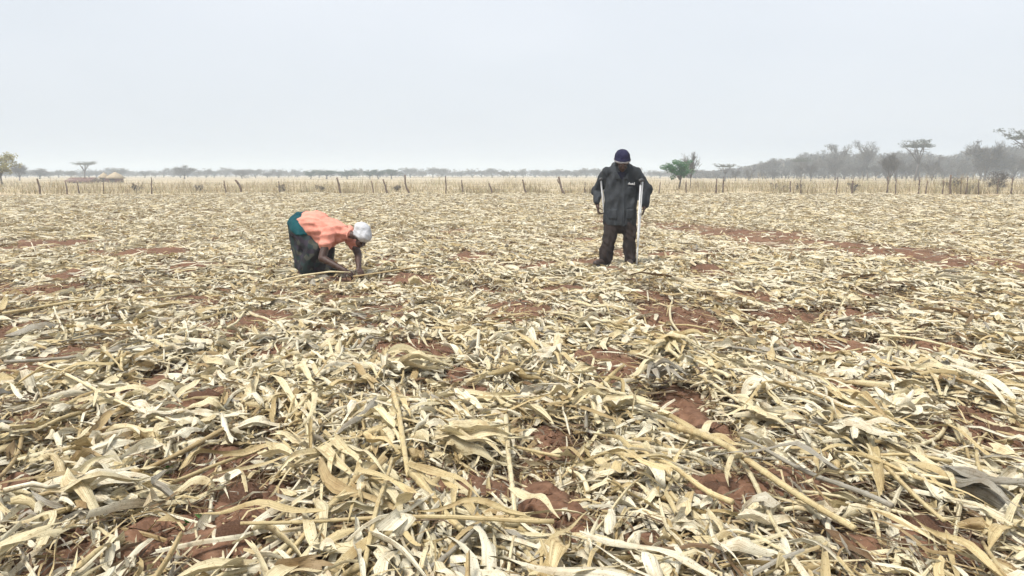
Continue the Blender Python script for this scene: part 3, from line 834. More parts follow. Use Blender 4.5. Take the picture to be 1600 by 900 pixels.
# ---- man on crutches
mp_ = ground_at(968, 417)
def soil1(x_, y_): return float(soil(np.array([x_]), np.array([y_]))[0])
man = empty('person', (mp_[0], mp_[1], soil1(*mp_) + .022), 'person in charcoal overalls and navy hat, head bowed, standing on two crutches', 'person')
man.scale = (.97, .97, .97)
hs, HP = head_shapes((0, -.115, 1.525), (0, -.80, -.50), (0, -.45, .9))
L_w, R_w = Vector((.345, -.075, .865)), Vector((-.350, -.03, .885))
body = [caps((0, .03, .93), (0, .02, 1.12), .15, .14, .72), caps((0, .02, 1.12), (0, .01, 1.34), .14, .155, .68),
        caps((-.17, .02, 1.40), (.17, .02, 1.40), .065, .065), caps((0, .0, 1.36), (0, -.075, 1.50), .065, .058),
        caps((.19, .02, 1.40), (.385, .09, 1.13), .058, .045), caps((.385, .09, 1.13), L_w, .045, .028),
        caps((-.19, .03, 1.40), (-.335, .20, 1.11), .058, .045), caps((-.335, .20, 1.11), R_w, .045, .028)]
for sx, hip, kn, an, toe, heel in ((1, (.095, .03, .88), (.135, -.03, .50), (.155, .01, .10), (.135, -.19, .035), (.16, .045, .045)),
                                   (-1, (-.095, .03, .88), (-.155, -.03, .50), (-.215, .01, .10), (-.36, -.12, .035), (-.185, .045, .045))):
    body += [caps(hip, kn, .088, .058), caps(kn, an, .058, .038), caps(heel, toe, .036, .03), caps(an, heel, .04, .036)]
body += hs + hand_shapes(L_w, (-.22, -.30, -.75), (-.9, .1, .1), -1, .95) + hand_shapes(R_w, (.12, -.25, -.8), (.9, .1, .1), 1, .95)
obj('body', fuse('body', body, .0078, 2), M['skin'], man)
eyes(HP, man)
tw = lambda sp: caps(*sp)
trs = [caps((0, .03, .92), (0, .02, .70), .22, .225, .68), caps((-.09, .02, .76), (-.155, -.03, .46), .145, .115, .9), caps((-.155, -.03, .46), (-.212, .0, .10), .115, .108, .9),
       caps((.09, .02, .76), (.138, -.03, .46), .145, .112, .9), caps((.138, -.03, .46), (.155, .0, .10), .112, .10, .9)]
obj('trousers', fuse('trousers', trs, .0125, 2, .022, (0, 0, 1), 26, .045, 4), M['trousers'], man)
jk = [caps((0, .02, 1.34), (0, .02, 1.08), .235, .252, .66), caps((0, .02, 1.08), (0, .015, .66), .252, .268, .66),
      caps((-.20, .02, 1.395), (.20, .02, 1.395), .098, .098), caps((0, .0, 1.38), (0, -.03, 1.45), .10, .085),
      caps((.205, .02, 1.385), (.37, .075, 1.12), .112, .118), caps((.37, .075, 1.12), (.348, -.05, .93), .112, .075),
      caps((-.20, .03, 1.385), (-.335, .20, 1.10), .098, .085), caps((-.335, .20, 1.10), (-.352, .0, .95), .085, .062)]
def hem(co):
    co = co.copy(); lo = co[:, 2] < .61
    t = np.where(lo, .61, co[:, 2]); ins = np.abs(co[:, 0]) < .30
    co[:, 2] = np.where(ins, t, co[:, 2]); return co
jk_me = fuse('jacket', jk, .0125, 2, .024, (.2, 0, 1), 24, None, 7, hem)
jacket = obj('jacket', jk_me, M['jacket'], man)
# collar, shirt front, placket, chest lettering, pockets lie on the jacket surface
jv = [v.co.copy() for v in jk_me.vertices]
bvh = BVHTree.FromPolygons(jv, [tuple(p.vertices) for p in jk_me.polygons])
def on_front(x_, z_, off):
    h = bvh.ray_cast(Vector((x_, -1.0, z_)), Vector((0, 1, 0)))
    return (h[0] + Vector((0, -off, 0))) if h[0] is not None else Vector((x_, -.15, z_))
def front_patch(name, poly_fn, nu, nv, off, thick, mat, parent):
    """strip laid on the jacket: poly_fn(u,v)->(x,z)"""
    V, Fc = [], []
    for s_ in (off, -thick):
        for i in range(nu + 1):
            for j in range(nv + 1):
                V.append(on_front(*poly_fn(i / nu, j / nv), s_))
    K = (nu + 1) * (nv + 1); I = lambda i, j: i * (nv + 1) + j
    for i in range(nu):
        for j in range(nv):
            Fc.append((I(i, j), I(i + 1, j), I(i + 1, j + 1), I(i, j + 1)))
    bd = [I(i, 0) for i in range(nu)] + [I(nu, j) for j in range(nv)] + [I(i, nv) for i in range(nu, 0, -1)] + [I(0, j) for j in range(nv, 0, -1)]
    for a, b_ in zip(bd, bd[1:] + bd[:1]): Fc.append((b_, a, a + K, b_ + K))
    me = bpy.data.meshes.new(name); me.from_pydata([tuple(v) for v in V], [], Fc)
    me.polygons.foreach_set('use_smooth', [True] * len(me.polygons)); me.update()
    return obj(name, me, mat, parent)
front_patch('placket', lambda u, v: (.012 + .034 * u, .60 + .72 * v), 2, 40, .007, .004, M['jacket'], jacket)
front_patch('shirt_front', lambda u, v: ((u - .5) * .16 * v + .0, 1.28 + .12 * v), 6, 8, .004, .004, M['shirtnavy'], jacket)
for s_ in (-1, 1):
    front_patch('lapel', lambda u, v: (s_ * (.02 + .075 * v + u * (.075 - .04 * v)), 1.285 + .13 * v), 4, 8, .014, .003, M['jacket'], jacket)
    front_patch('pocket', lambda u, v: (s_ * .13 + (u - .5) * .12, .70 + .15 * v), 6, 6, .009, .003, M['jacket'], jacket)
front_patch('chest_pocket', lambda u, v: (.13 + (u - .5) * .10, 1.05 + .125 * v), 6, 6, .008, .003, M['jacket'], jacket)
# the pale embroidered mark on his chest: short unreadable strokes
mb = MB(); rz_ = random.Random(4)
for k in range(7):
    x0 = .085 + k * .017
    z0, z1 = 1.215 - .002 * k, 1.215 + rz_.choice((.014, .02, .03))
    for (xa, za, xb, zb) in ((x0, z0, x0 + .003, z1), (x0, z0 + .004, x0 + .013, z0 + rz_.uniform(0, .014))):
        mb.tube([on_front(xa, za, .006), on_front((xa + xb) / 2, (za + zb) / 2, .008), on_front(xb, zb, .006)], .0042, 5)
obj('embroidery', mb.mesh('embroidery'), M['thread'], jacket)
# collar stand
cb = [caps((-.085, .04, 1.455), (-.075, -.06, 1.43), .022, .018), caps((.085, .04, 1.455), (.075, -.06, 1.43), .022, .018), caps((-.085, .04, 1.455), (.085, .04, 1.455), .024, .024),
      caps((-.075, -.06, 1.43), (-.05, -.12, 1.39), .018, .012), caps((.075, -.06, 1.43), (.05, -.12, 1.39), .018, .012)]
obj('collar', fuse('collar', cb, .006, 4), M['jacket'], jacket)
# hat
tilt = Matrix.Rotation(R(20), 3, 'X')
hat_sh = [ball((0, -.085, 1.615), (.118, .132, .118), tilt, 24, 16), ball((0, -.088, 1.585), (.126, .138, .075), tilt, 24, 14)]
hat_me = fuse('hat', hat_sh, .007, 3, .004, (0, 0, 1), 40, None, 3)
ax_h = tilt @ Vector((0, 0, 1)); hc = Vector((0, -.088, 1.555))
co = np.empty(len(hat_me.vertices) * 3); hat_me.vertices.foreach_get('co', co); co = co.reshape(-1, 3)
dd = (co - np.array(hc)) @ np.array(ax_h); co -= np.outer(np.minimum(dd, 0), np.array(ax_h))
hat_me.vertices.foreach_set('co', co.astype(np.float32).ravel()); hat_me.update()
hat = obj('hat', hat_me, M['hat'], man)
obj('hat_band', shell('hat_band', hat_me, lambda c: 0.001 < (c - np.array(hc)) @ np.array(ax_h) < .026, .005), M['hatband'], hat)
for (heel, toe) in (((.16, .05, .055), (.132, -.20, .045)), ((-.18, .05, .055), (-.375, -.135, .045))):
    h_, t_ = Vector(heel), Vector(toe); mid = h_.lerp(t_, .6)
    sh_ = [caps(h_, mid, .05, .05), caps(mid, t_, .05, .044), caps(h_ + Vector((0, 0, .03)), h_ + Vector((0, 0, .09)), .054, .056)]
    shoe = obj('shoe', fuse('shoe', sh_, .007, 4, zmin=.004), M['shoe'], man)
    so = [caps(h_ - Vector((0, 0, .045)), mid - Vector((0, 0, .037)), .05, .052), caps(mid - Vector((0, 0, .037)), t_ - Vector((0, 0, .037)), .052, .045)]
    def flat(co):
        co = co.copy(); co[:, 2] = np.clip(co[:, 2], -.008, .016); return co
    obj('sole', fuse('sole', so, .008, 2, shaper=flat), M['rubber'], shoe)

def crutch(top, grip_z, foot, spread_dir, label):
    """underarm crutch: pad, two uprights, hand grip, single lower leg, rubber tip (man's local coordinates)"""
    base = man.location
    e = empty('crutch', base, label, 'crutch', 'pair of white underarm crutches')
    e.scale = man.scale
    t_, f_ = Vector(top), Vector(foot); sd = Vector(spread_dir).normalized()
    ax = (t_ - f_); P = lambda u: f_ + ax * u
    um = .36                                        # the uprights join here
    ug = (grip_z - f_.z) / ax.z
    for s_ in (-1, 1):
        mb = MB()
        mb.tube([P(um - .12) + sd * s_ * .014, P(um) + sd * s_ * .016, P(ug) + sd * s_ * .047, P(.93) + sd * s_ * .052, P(.985) + sd * s_ * .05], .0125, 8)
        obj('upright', mb.mesh('upright'), M['alu'], e)
    mb = MB(); mb.tube([P(.03), P(um + .10)], .0135, 8); obj('lower_leg', mb.mesh('lower_leg'), M['alu'], e)
    mb = MB(); mb.tube([P(ug) - sd * .044, P(ug) + sd * .044], .017, 10); obj('hand_grip', mb.mesh('hand_grip'), M['grip'], e)
    obj('underarm_pad', fuse('underarm_pad', [caps(P(.99) - sd * .075, P(1.0), .026, .022), caps(P(1.0), P(.99) + sd * .075, .022, .026)], .007, 4), M['rubber'], e)
    side = sd.cross(ax).normalized()
    for q in range(6):
        u = .10 + .035 * q; mb = MB(); mb.tube([P(u) - side * .0145, P(u) + side * .0145], .0035, 6); obj('adjustment_pin', mb.mesh('adjustment_pin'), M['rubber'], e)
    mb = MB(); mb.tube([P(0.0), P(.012), P(.045)], [.026, .023, .017], 10); obj('rubber_tip', mb.mesh('rubber_tip'), M['rubber'], e)
crutch((.275, -.20, 1.285), .79, (.225, -.22, .0), (.42, .9, 0), 'white underarm crutch held in front of the standing person, toward the picture\'s right side')
crutch((-.283, .05, 1.30), .80, (-.12, .24, .0), (.4, .9, 0), 'white underarm crutch half hidden between the standing person\'s torso and bent sleeve')

# ---- woman bent over the straw
wp_ = ground_at(500, 434)
woman = empty('person', (wp_[0], wp_[1], soil1(*wp_) + .012), 'person in coral shirt, dark skirt and white headwrap, bent over pulling maize straw', 'person')
hs, WP = head_shapes((.605, -.285, .535), (.62, -.42, -.66), (.70, -.30, .65), .98)
Rs, Re, Rw = Vector((.19, -.25, .59)), Vector((.125, -.37, .285)), Vector((.425, -.45, .14))
Ls, Le, Lw = Vector((.40, .01, .575)), Vector((.52, -.06, .31)), Vector((.565, -.27, .15))
wb = [caps((-.26, .19, .66), (-.06, .07, .66), .155, .14), caps((-.06, .07, .64), (.25, -.11, .575), .13, .115), caps(Rs - Vector((0, 0, .01)), Ls - Vector((0, 0, .01)), .055, .055), caps((.31, -.13, .60), (.54, -.245, .56), .055, .05),
      caps(Rs, Re, .060, .052), caps(Re, Rw, .051, .033), caps(Ls, Le, .060, .050), caps(Le, Lw, .050, .033)]
for hip, kn, an, toe in (((-.27, .10, .62), (-.10, -.02, .36), (-.25, .04, .08), (-.10, -.04, .035)), ((-.20, .26, .62), (.02, .12, .36), (-.04, .20, .08), (.12, .10, .035))):
    wb += [caps(hip, kn, .092, .06), caps(kn, an, .06, .036), caps(an, toe, .038, .028), caps(an, (an[0] - .03, an[1] + .01, .04), .038, .036)]
wb += hs + hand_shapes(Rw, (.80, -.12, -.42), (.1, .3, -.9), -1, .75) + hand_shapes(Lw, (.35, -.65, -.45), (.1, -.1, -.9), -1, .75)
obj('body', fuse('body', wb, .0078, 2), M['skin'], woman)
eyes(WP, woman)
M['coral'] = cloth_mat('coral_cotton', (0.56, 0.215, 0.16), (0.70, 0.32, 0.245))
M['wrapwhite'] = cloth_mat('white_headwrap', (0.42, 0.43, 0.46), (0.60, 0.60, 0.62))
M['teal'] = cloth_mat('teal_wrap_cloth', (0.003, 0.035, 0.05), (0.008, 0.085, 0.095))
m, n, l = new_mat('printed_dark_skirt')
out = n.new('ShaderNodeOutputMaterial'); p = n.new('ShaderNodeBsdfPrincipled'); tc = n.new('ShaderNodeTexCoord')
vo = n.new('ShaderNodeTexVoronoi'); vo.inputs['Scale'].default_value = 16; l.new(tc.outputs['Object'], vo.inputs['Vector'])
cr = ramp(n, [(0.0, (0.007, 0.007, 0.010)), (0.35, (0.006, 0.020, 0.020)), (0.6, (0.018, 0.012, 0.024)), (0.85, (0.045, 0.048, 0.036)), (1.0, (0.008, 0.02, 0.025))], 'CONSTANT')
sp_ = n.new('ShaderNodeSeparateColor'); l.new(vo.outputs['Color'], sp_.inputs[0]); l.new(sp_.outputs[0], cr.inputs['Fac'])
l.new(cr.outputs['Color'], p.inputs['Base Color']); p.inputs['Roughness'].default_value = .85; l.new(p.outputs[0], out.inputs['Surface'])
M['skirt'] = m
sk = [ball((-.245, .18, .655), (.205, .215, .195)), caps((-.25, .12, .62), (-.07, -.02, .37), .17, .13), caps((-.20, .26, .62), (.05, .12, .37), .165, .13),
      caps((-.26, .17, .56), (-.235, .10, .16), .185, .13), caps((-.07, -.02, .37), (-.17, .02, .12), .13, .13), caps((.05, .12, .37), (.03, .13, .12), .13, .14),
      caps((-.19, .08, .14), (.10, .09, .12), .14, .13), caps((-.10, .07, .45), (-.10, .07, .2), .15, .16)]
sk_me = fuse('skirt', sk, .0125, 5, .018, (.25, 0, 1), 20, .03, 9)
skirt = obj('skirt', sk_me, M['skirt'], woman)
obj('waist_wrap', shell('waist_wrap', sk_me, lambda c: c[2] > .60 - .55 * (c[0] + .30) + .03 * math.sin(c[1] * 20) and c[2] > .56, .011), M['teal'], skirt)
st = [caps((-.20, .15, .67), (-.02, .05, .675), .19, .20), caps((-.04, .06, .645), (.27, -.11, .60), .19, .15), caps((-.04, .06, .55), (.18, -.07, .52), .14, .13), caps(Rs, Ls, .09, .085),
      caps(Rs, Rs.lerp(Re, .44), .100, .094), caps(Ls, Ls.lerp(Le, .50), .10, .094), caps((.29, -.12, .595), (.43, -.19, .578), .105, .078)]
def shirt_cut(co):
    # open hems: flatten everything behind the waist line
    co = co.copy(); nrm = np.array([.80, -.50, -.10]); nrm /= np.linalg.norm(nrm); d_ = (co - np.array([-.215, .16, .66])) @ nrm
    co -= np.outer(np.minimum(d_, 0), nrm); return co
sh_me = fuse('shirt', st, .010, 3, .018, (.8, -.5, 0), 22, None, 12, shirt_cut)
shirt = obj('shirt', sh_me, M['coral'], woman)
# neckline rib
ring = []
nk, ndir = Vector((.46, -.205, .57)), Vector((.84, -.5, -.2)).normalized()
a_ = ndir.cross(Vector((0, 0, 1))).normalized(); b2 = ndir.cross(a_)
pr = None
for k in range(17):
    t = 2 * math.pi * k / 16; q = nk + (a_ * math.cos(t) + b2 * math.sin(t)) * .068
    if pr is not None: ring.append(caps(pr, q, .014, .014, seg=8))
    pr = q
obj('neckline', fuse('neckline', ring, .006, 3), M['coral'], shirt)
# head wrap with knot
f_ = Vector((.62, -.42, -.66)).normalized(); u_ = Vector((.70, -.30, .65)); u_ = (u_ - f_ * u_.dot(f_)).normalized(); s_ = f_.cross(u_)
rot = Matrix((s_, f_, u_)).transposed(); hc = Vector((.605, -.285, .535))
hw = [ball(hc + u_ * .062 - f_ * .018, (.122, .140, .105), rot, 24, 14), ball(hc + u_ * .09 - f_ * .06, (.118, .115, .10), rot, 20, 12), ball(hc + u_ * .03 - f_ * .085, (.075, .06, .06), rot, 16, 10)]
hw_me = fuse('headwrap', hw, .007, 4, .014, tuple(s_), 26, None, 21)
wrap = obj('headwrap', hw_me, M['wrapwhite'], woman)
kn = hc + u_ * .03 - f_ * .135
obj('knot', fuse('knot', [ball(kn, .03), caps(kn, kn + Vector((-.05, .0, -.05)), .022, .012), caps(kn, kn + Vector((-.02, .05, -.055)), .022, .012)], .006, 3, .004, seed=2), M['wrapwhite'], wrap)

# ------------------------------------------------------------------ maize straw
def ribbons(X, Y, head, L, W, S, C, lift, arch, tilt_, bend, roll, twist, foldv, wavy, taper, r, kinkp=.45):
    Nn = len(X); t = np.linspace(0, 1, S + 1)[None, :]
    tk = .2 + .6 * r.random(Nn)[:, None]
    kink = np.where(r.random(Nn) < kinkp, r.normal(scale=.75, size=Nn), 0)[:, None]
    ang = head[:, None] + bend[:, None] * (t - .5) + kink / (1 + np.exp(-(t - tk) * 40))
    dx, dy = np.cos(ang), np.sin(ang); st_ = (L / S)[:, None]
    cx = np.cumsum(dx * st_, 1) - (dx * st_)[:, :1]; cy = np.cumsum(dy * st_, 1) - (dy * st_)[:, :1]
    cx = X[:, None] + cx - cx.mean(1, keepdims=True); cy = Y[:, None] + cy - cy.mean(1, keepdims=True)
    fx, fy = cx.ravel(), cy.ravel()
    hs_ = soil_coarse(fx, fy).reshape(Nn, -1)
    hmin = soil(fx, fy).reshape(Nn, -1)
    z = hs_ + lift[:, None] + arch[:, None] * L[:, None] * (.4 * np.sin(np.pi * t) + .6 * (1 - np.abs(t - tk) / np.maximum(tk, 1 - tk))) + tilt_[:, None] * L[:, None] * (t - .5)
    ph = r.random(Nn)[:, None] * 6.28
    z = z + .012 * np.sin(t * 9 + ph) * (L[:, None] > .2)
    z = np.maximum(z, hmin + .004)
    full = (1 - t) ** .65 * np.minimum(1, .5 + 2.6 * t)
    strip = 1 - .3 * (2 * t - 1) ** 6
    w = W[:, None] * (full * (1 - taper[:, None]) + strip * taper[:, None]) * .5
    rl = roll[:, None] + twist[:, None] * (t - .5)
    sx_, sy_ = -dy, dx
    ox, oy, oz = np.cos(rl) * sx_, np.cos(rl) * sy_, np.sin(rl)          # across
    nx, ny, nz = -np.sin(rl) * sx_, -np.sin(rl) * sy_, np.cos(rl)        # out of the blade
    P = []; U = []
    cs = np.linspace(-1, 1, C)
    for c in cs:
        fo = foldv[:, None] * (abs(c) - .5) * 2 * w + wavy[:, None] * w * np.sin(t * 15 + ph + c * 2.1) * abs(c)
        rag = (r.normal(scale=.5, size=Nn)[:, None] * (t > .999) + r.normal(scale=.4, size=Nn)[:, None] * (t < .001)) * W[:, None]
        P.append(np.stack([cx + ox * w * c + nx * fo + dx * rag, cy + oy * w * c + ny * fo + dy * rag, np.maximum(z + oz * w * c + nz * fo, hmin + .002)], -1))
        U.append(np.stack([np.broadcast_to((c + 1) / 2 * np.ones_like(t), cx.shape), np.broadcast_to(t, cx.shape)], -1))
    P = np.stack(P, 2); U = np.stack(U, 2)          # N,S+1,C,3
    if Nn > 50 and W.max() > .02:      # keep the bare earth clear
        kp = bare(fx, fy).reshape(Nn, -1).max(1) < .42 + 1.1 * r.random(Nn) ** 2
        P, U, Nn = P[kp], U[kp], int(kp.sum()); ribbons.kept = kp
    i, s2, c2 = np.meshgrid(np.arange(Nn), np.arange(S), np.arange(C - 1), indexing='ij')
    k = lambda a, b_: (i * (S + 1) + s2 + a) * C + c2 + b_
    Fq = np.stack([k(0, 0), k(0, 1), k(1, 1), k(1, 0)], -1).reshape(-1, 4)
    return P, U, Fq
HALF = R(45)
def scatter(dens, r0_, r1_, r, half=HALF, clear=.93):
    Nn = int(dens * half * (r1_ ** 2 - r0_ ** 2))
    q = np.sqrt(r.random(Nn) * (r1_ ** 2 - r0_ ** 2) + r0_ ** 2); a = (r.random(Nn) * 2 - 1) * half
    X, Y = q * np.sin(a), q * np.cos(a)
    k = (r.random(Nn) > clear * bare(X, Y)) & (Y < FENCE_Y - .5 + 1.0 * (vnoise(X * .4, Y) - .5))
    return X[k], Y[k]
def headings(Nn, r, spread=.5, lay=.66):
    h = np.where(r.random(Nn) < lay, math.pi / 2 + r.normal(scale=spread, size=Nn) + .12, r.random(Nn) * 6.283)
    return h + (r.random(Nn) < .5) * math.pi
def leaves(X, Y, r, S, C, Ls=(.12, .66), Ws=(.010, .046), top=0.0, strip=.45):
    Nn = len(X)
    L = Ls[0] + (Ls[1] - Ls[0]) * r.random(Nn) ** 1.5; W = Ws[0] + (Ws[1] - Ws[0]) * r.random(Nn) ** 1.4
    hd = headings(Nn, r)
    lift = top * pile(X, Y) + (1 - top) * pile(X, Y) * r.random(Nn) ** .8 + .004
    arch = np.abs(r.normal(scale=.055, size=Nn)); tl = r.normal(scale=.09, size=Nn)
    return ribbons(X, Y, hd, L, W, S, C, lift, arch, tl, r.normal(scale=.24, size=Nn), r.normal(scale=.6, size=Nn), r.normal(scale=1.6, size=Nn),
                   r.normal(scale=.42, size=Nn), np.abs(r.normal(scale=.22, size=Nn)), (r.random(Nn) < strip) * (.5 + .5 * r.random(Nn)), r)
def add_stuff(name, parts, mat, label):
    Vs, Us, Fs, o_ = [], [], [], 0
    for (P, U, Fq) in parts:
        Vs.append(P.reshape(-1, 3)); Us.append(U.reshape(-1, 2)); Fs.append(Fq + o_); o_ += P.size // 3
    return obj(name, mesh_arrays(name, np.vstack(Vs), np.vstack(Fs), np.vstack(Us)), mat, label=label, cat='straw', kind='stuff')
r1 = np.random.default_rng(101)
parts = []
X, Y = scatter(215, 1.5, 5.5, r1); parts.append(leaves(X, Y, r1, 8, 3))
X, Y = scatter(215, 5.5, 12, r1); parts.append(leaves(X, Y, r1, 4, 3, (.14, .55), (.02, .06)))
X, Y = scatter(205, 12, 25, r1); parts.append(leaves(X, Y, r1, 3, 2, (.10, .55), (.018, .050)))
X, Y = scatter(100, 25, 57, r1, R(36)); parts.append(leaves(X, Y, r1, 2, 2, (.14, .5), (.03, .07)))
def husk_bits(X, Y, r, S, C):
    Nn = len(X); L = .05 + .11 * r.random(Nn); W = .025 + .05 * r.random(Nn)
    return ribbons(X, Y, r.random(Nn) * 6.283, L, W, S, C, pile(X, Y) * (.3 + .8 * r.random(Nn)) + .006, np.abs(r.normal(scale=.22, size=Nn)), r.normal(scale=.3, size=Nn), r.normal(scale=.8, size=Nn),
                   r.normal(scale=.7, size=Nn), r.normal(scale=1.6, size=Nn), r.normal(scale=.6, size=Nn), np.abs(r.normal(scale=.5, size=Nn)), .5 * (r.random(Nn) < .5), r)
def stalk_bits(X, Y, r, S, C, Ls=(.15, .9), Ws=(.009, .021)):
    Nn = len(X); L = Ls[0] + (Ls[1] - Ls[0]) * r.random(Nn) ** 1.6; W = Ws[0] + (Ws[1] - Ws[0]) * r.random(Nn); z0 = np.zeros(Nn)
    return ribbons(X, Y, headings(Nn, r, .42, .8), L, W, S, C, pile(X, Y) * (.35 + .75 * r.random(Nn)) + .008, z0, r.normal(scale=.06, size=Nn), r.normal(scale=.10, size=Nn),
                   r.normal(scale=.3, size=Nn), z0, z0 - .8, z0, z0 + 1, r, .06)
X, Y = scatter(150, 1.5, 6.5, r1); parts.append(husk_bits(X, Y, r1, 4, 4))
X, Y = scatter(45, 6.5, 14, r1); parts.append(husk_bits(X, Y, r1, 3, 3))
X, Y = scatter(105, 1.5, 6.5, r1); parts.append(stalk_bits(X, Y, r1, 6, 5))
X, Y = scatter(40, 6.5, 16, r1); parts.append(stalk_bits(X, Y, r1, 4, 3))
add_stuff('maize_straw', parts, M['litter'], 'pale dry maize leaves covering the whole field as litter')
parts = []
X, Y = scatter(950, 1.5, 5.0, r1, HALF, .6); parts.append(leaves(X, Y, r1, 4, 2, (.06, .34), (.003, .012), 0, 1))
X, Y = scatter(330, 5.0, 11, r1, HALF, .6); parts.append(leaves(X, Y, r1, 3, 2, (.08, .34), (.005, .014), 0, 1))
add_stuff('straw_shreds', parts, M['shred'], 'thin shredded maize fibres scattered between the leaves')

# -- single leaves, husks, stalks that can be picked out
MAN_XY, WOM_XY = mp_, wp_
def where_phrase(x_, y_):
    d_ = math.hypot(x_, y_); px = 800 + F_PX * x_ / y_
    side = 'far left' if px < 260 else 'left' if px < 600 else 'middle' if px < 1000 else 'right' if px < 1340 else 'far right'
    row = 'at the bottom' if d_ < 3.1 else 'in the foreground' if d_ < 4.2 else 'in the near field' if d_ < 5.6 else 'toward the people'
    return f'{row} {side}'
def way(h, x_, y_):
    """how a piece lies as the camera sees it"""
    a = (h - math.atan2(y_, x_)) % math.pi
    return 'pointing at camera' if a < .35 or a > 2.79 else ('slanting left' if a < 1.2 else ('slanting right' if a > 1.94 else 'lying crosswise'))
def single(name, P, U, Fq, mat, label, cat, group, parent=None):
    c = P.reshape(-1, 3).mean(0); c[2] = P[..., 2].min()
    me = mesh_arrays(name, P.reshape(-1, 3) - c, Fq, U.reshape(-1, 2))
    if parent is not None:
        pl = parent.location
        return obj(name, me, mat, parent, loc=(c[0] - pl[0], c[1] - pl[1], c[2] - pl[2]))
    return obj(name, me, mat, None, label, cat, group, None, tuple(float(q) for q in c))
r2 = np.random.default_rng(202)
COLS = ['cream', 'pale', 'straw', 'golden', 'grey', 'brown']; CW = [.38, .27, .24, .06, .03, .02]
CTXT = {'cream': 'cream', 'pale': 'whitish', 'straw': 'straw coloured', 'golden': 'golden tan', 'grey': 'weathered grey', 'brown': 'brown'}
X, Y = scatter(34, 2.2, 5.6, r2, R(36)); k = r2.permutation(len(X))[:420]; X, Y = X[k], Y[k]; Nn = len(X)
L = .24 + .46 * r2.random(Nn) ** 1.3; W = .017 + .040 * r2.random(Nn) ** 1.6
arch = np.abs(r2.normal(scale=.05, size=Nn)); bend = r2.normal(scale=.22, size=Nn); hdl = headings(Nn, r2, .42, .78); twist = r2.normal(scale=1.6, size=Nn)
P, U, Fq = ribbons(X, Y, hdl, L, W, 12, 5, pile(X, Y) + .015, arch, r2.normal(scale=.12, size=Nn), bend, r2.normal(scale=.45, size=Nn), twist,
                   r2.normal(scale=.55, size=Nn), np.abs(r2.normal(scale=.3, size=Nn)), (r2.random(Nn) < .25) * .7, r2)
f1 = Fq[:12 * 4]; kp = ribbons.kept
X, Y, L, W, arch, bend, twist, hdl = (q[kp] for q in (X, Y, L, W, arch, bend, twist, hdl))
for i in range(len(X)):
    c = COLS[r2.choice(6, p=CW)]
    size = 'long' if L[i] > .5 else ('short' if L[i] < .33 else 'medium')
    form = 'twisted' if abs(twist[i]) > 1.8 else ('bent' if abs(bend[i]) > .33 else ('arched' if arch[i] > .06 else 'flat'))
    wd = 'broad' if W[i] > .035 else 'narrow'
    single('dry_maize_leaf', P[i], U[i], f1, M['leaf_' + c], f'{size} {wd} {form} {CTXT[c]} maize leaf {way(hdl[i], X[i], Y[i])} {where_phrase(X[i], Y[i])}', 'leaf', 'loose maize leaves lying on the straw')
# husks: broad cupped cob leaves
X, Y = scatter(9, 2.3, 6.5, r2, R(36)); k = r2.permutation(len(X))[:130]; X, Y = X[k], Y[k]; Nn = len(X)
L = .13 + .14 * r2.random(Nn); W = .05 + .055 * r2.random(Nn); hdl = r2.random(Nn) * 6.28
P, U, Fq = ribbons(X, Y, hdl, L, W, 8, 6, pile(X, Y) + .02, np.abs(r2.normal(scale=.2, size=Nn)), r2.normal(scale=.25, size=Nn), r2.normal(scale=.5, size=Nn),
                   r2.normal(scale=.5, size=Nn), r2.normal(scale=.5, size=Nn), r2.choice([-1, 1], Nn) * (.5 + .3 * r2.random(Nn)), np.abs(r2.normal(scale=.12, size=Nn)), np.zeros(Nn), r2)
f1 = Fq[:8 * 5]; kp = ribbons.kept; X, Y, L, W, hdl = (q[kp] for q in (X, Y, L, W, hdl))
for i in range(len(X)):
    c = ['pale', 'cream', 'grey'][r2.choice(3, p=[.55, .37, .08])]
    wd = 'large' if W[i] > .092 else 'small'
    single('maize_husk', P[i], U[i], f1, M['leaf_' + c], f'{wd} {"long" if L[i] > .2 else "short"} cupped {CTXT[c]} cob husk {way(hdl[i], X[i], Y[i])} {where_phrase(X[i], Y[i])}', 'husk', 'cob husks lying on the straw')
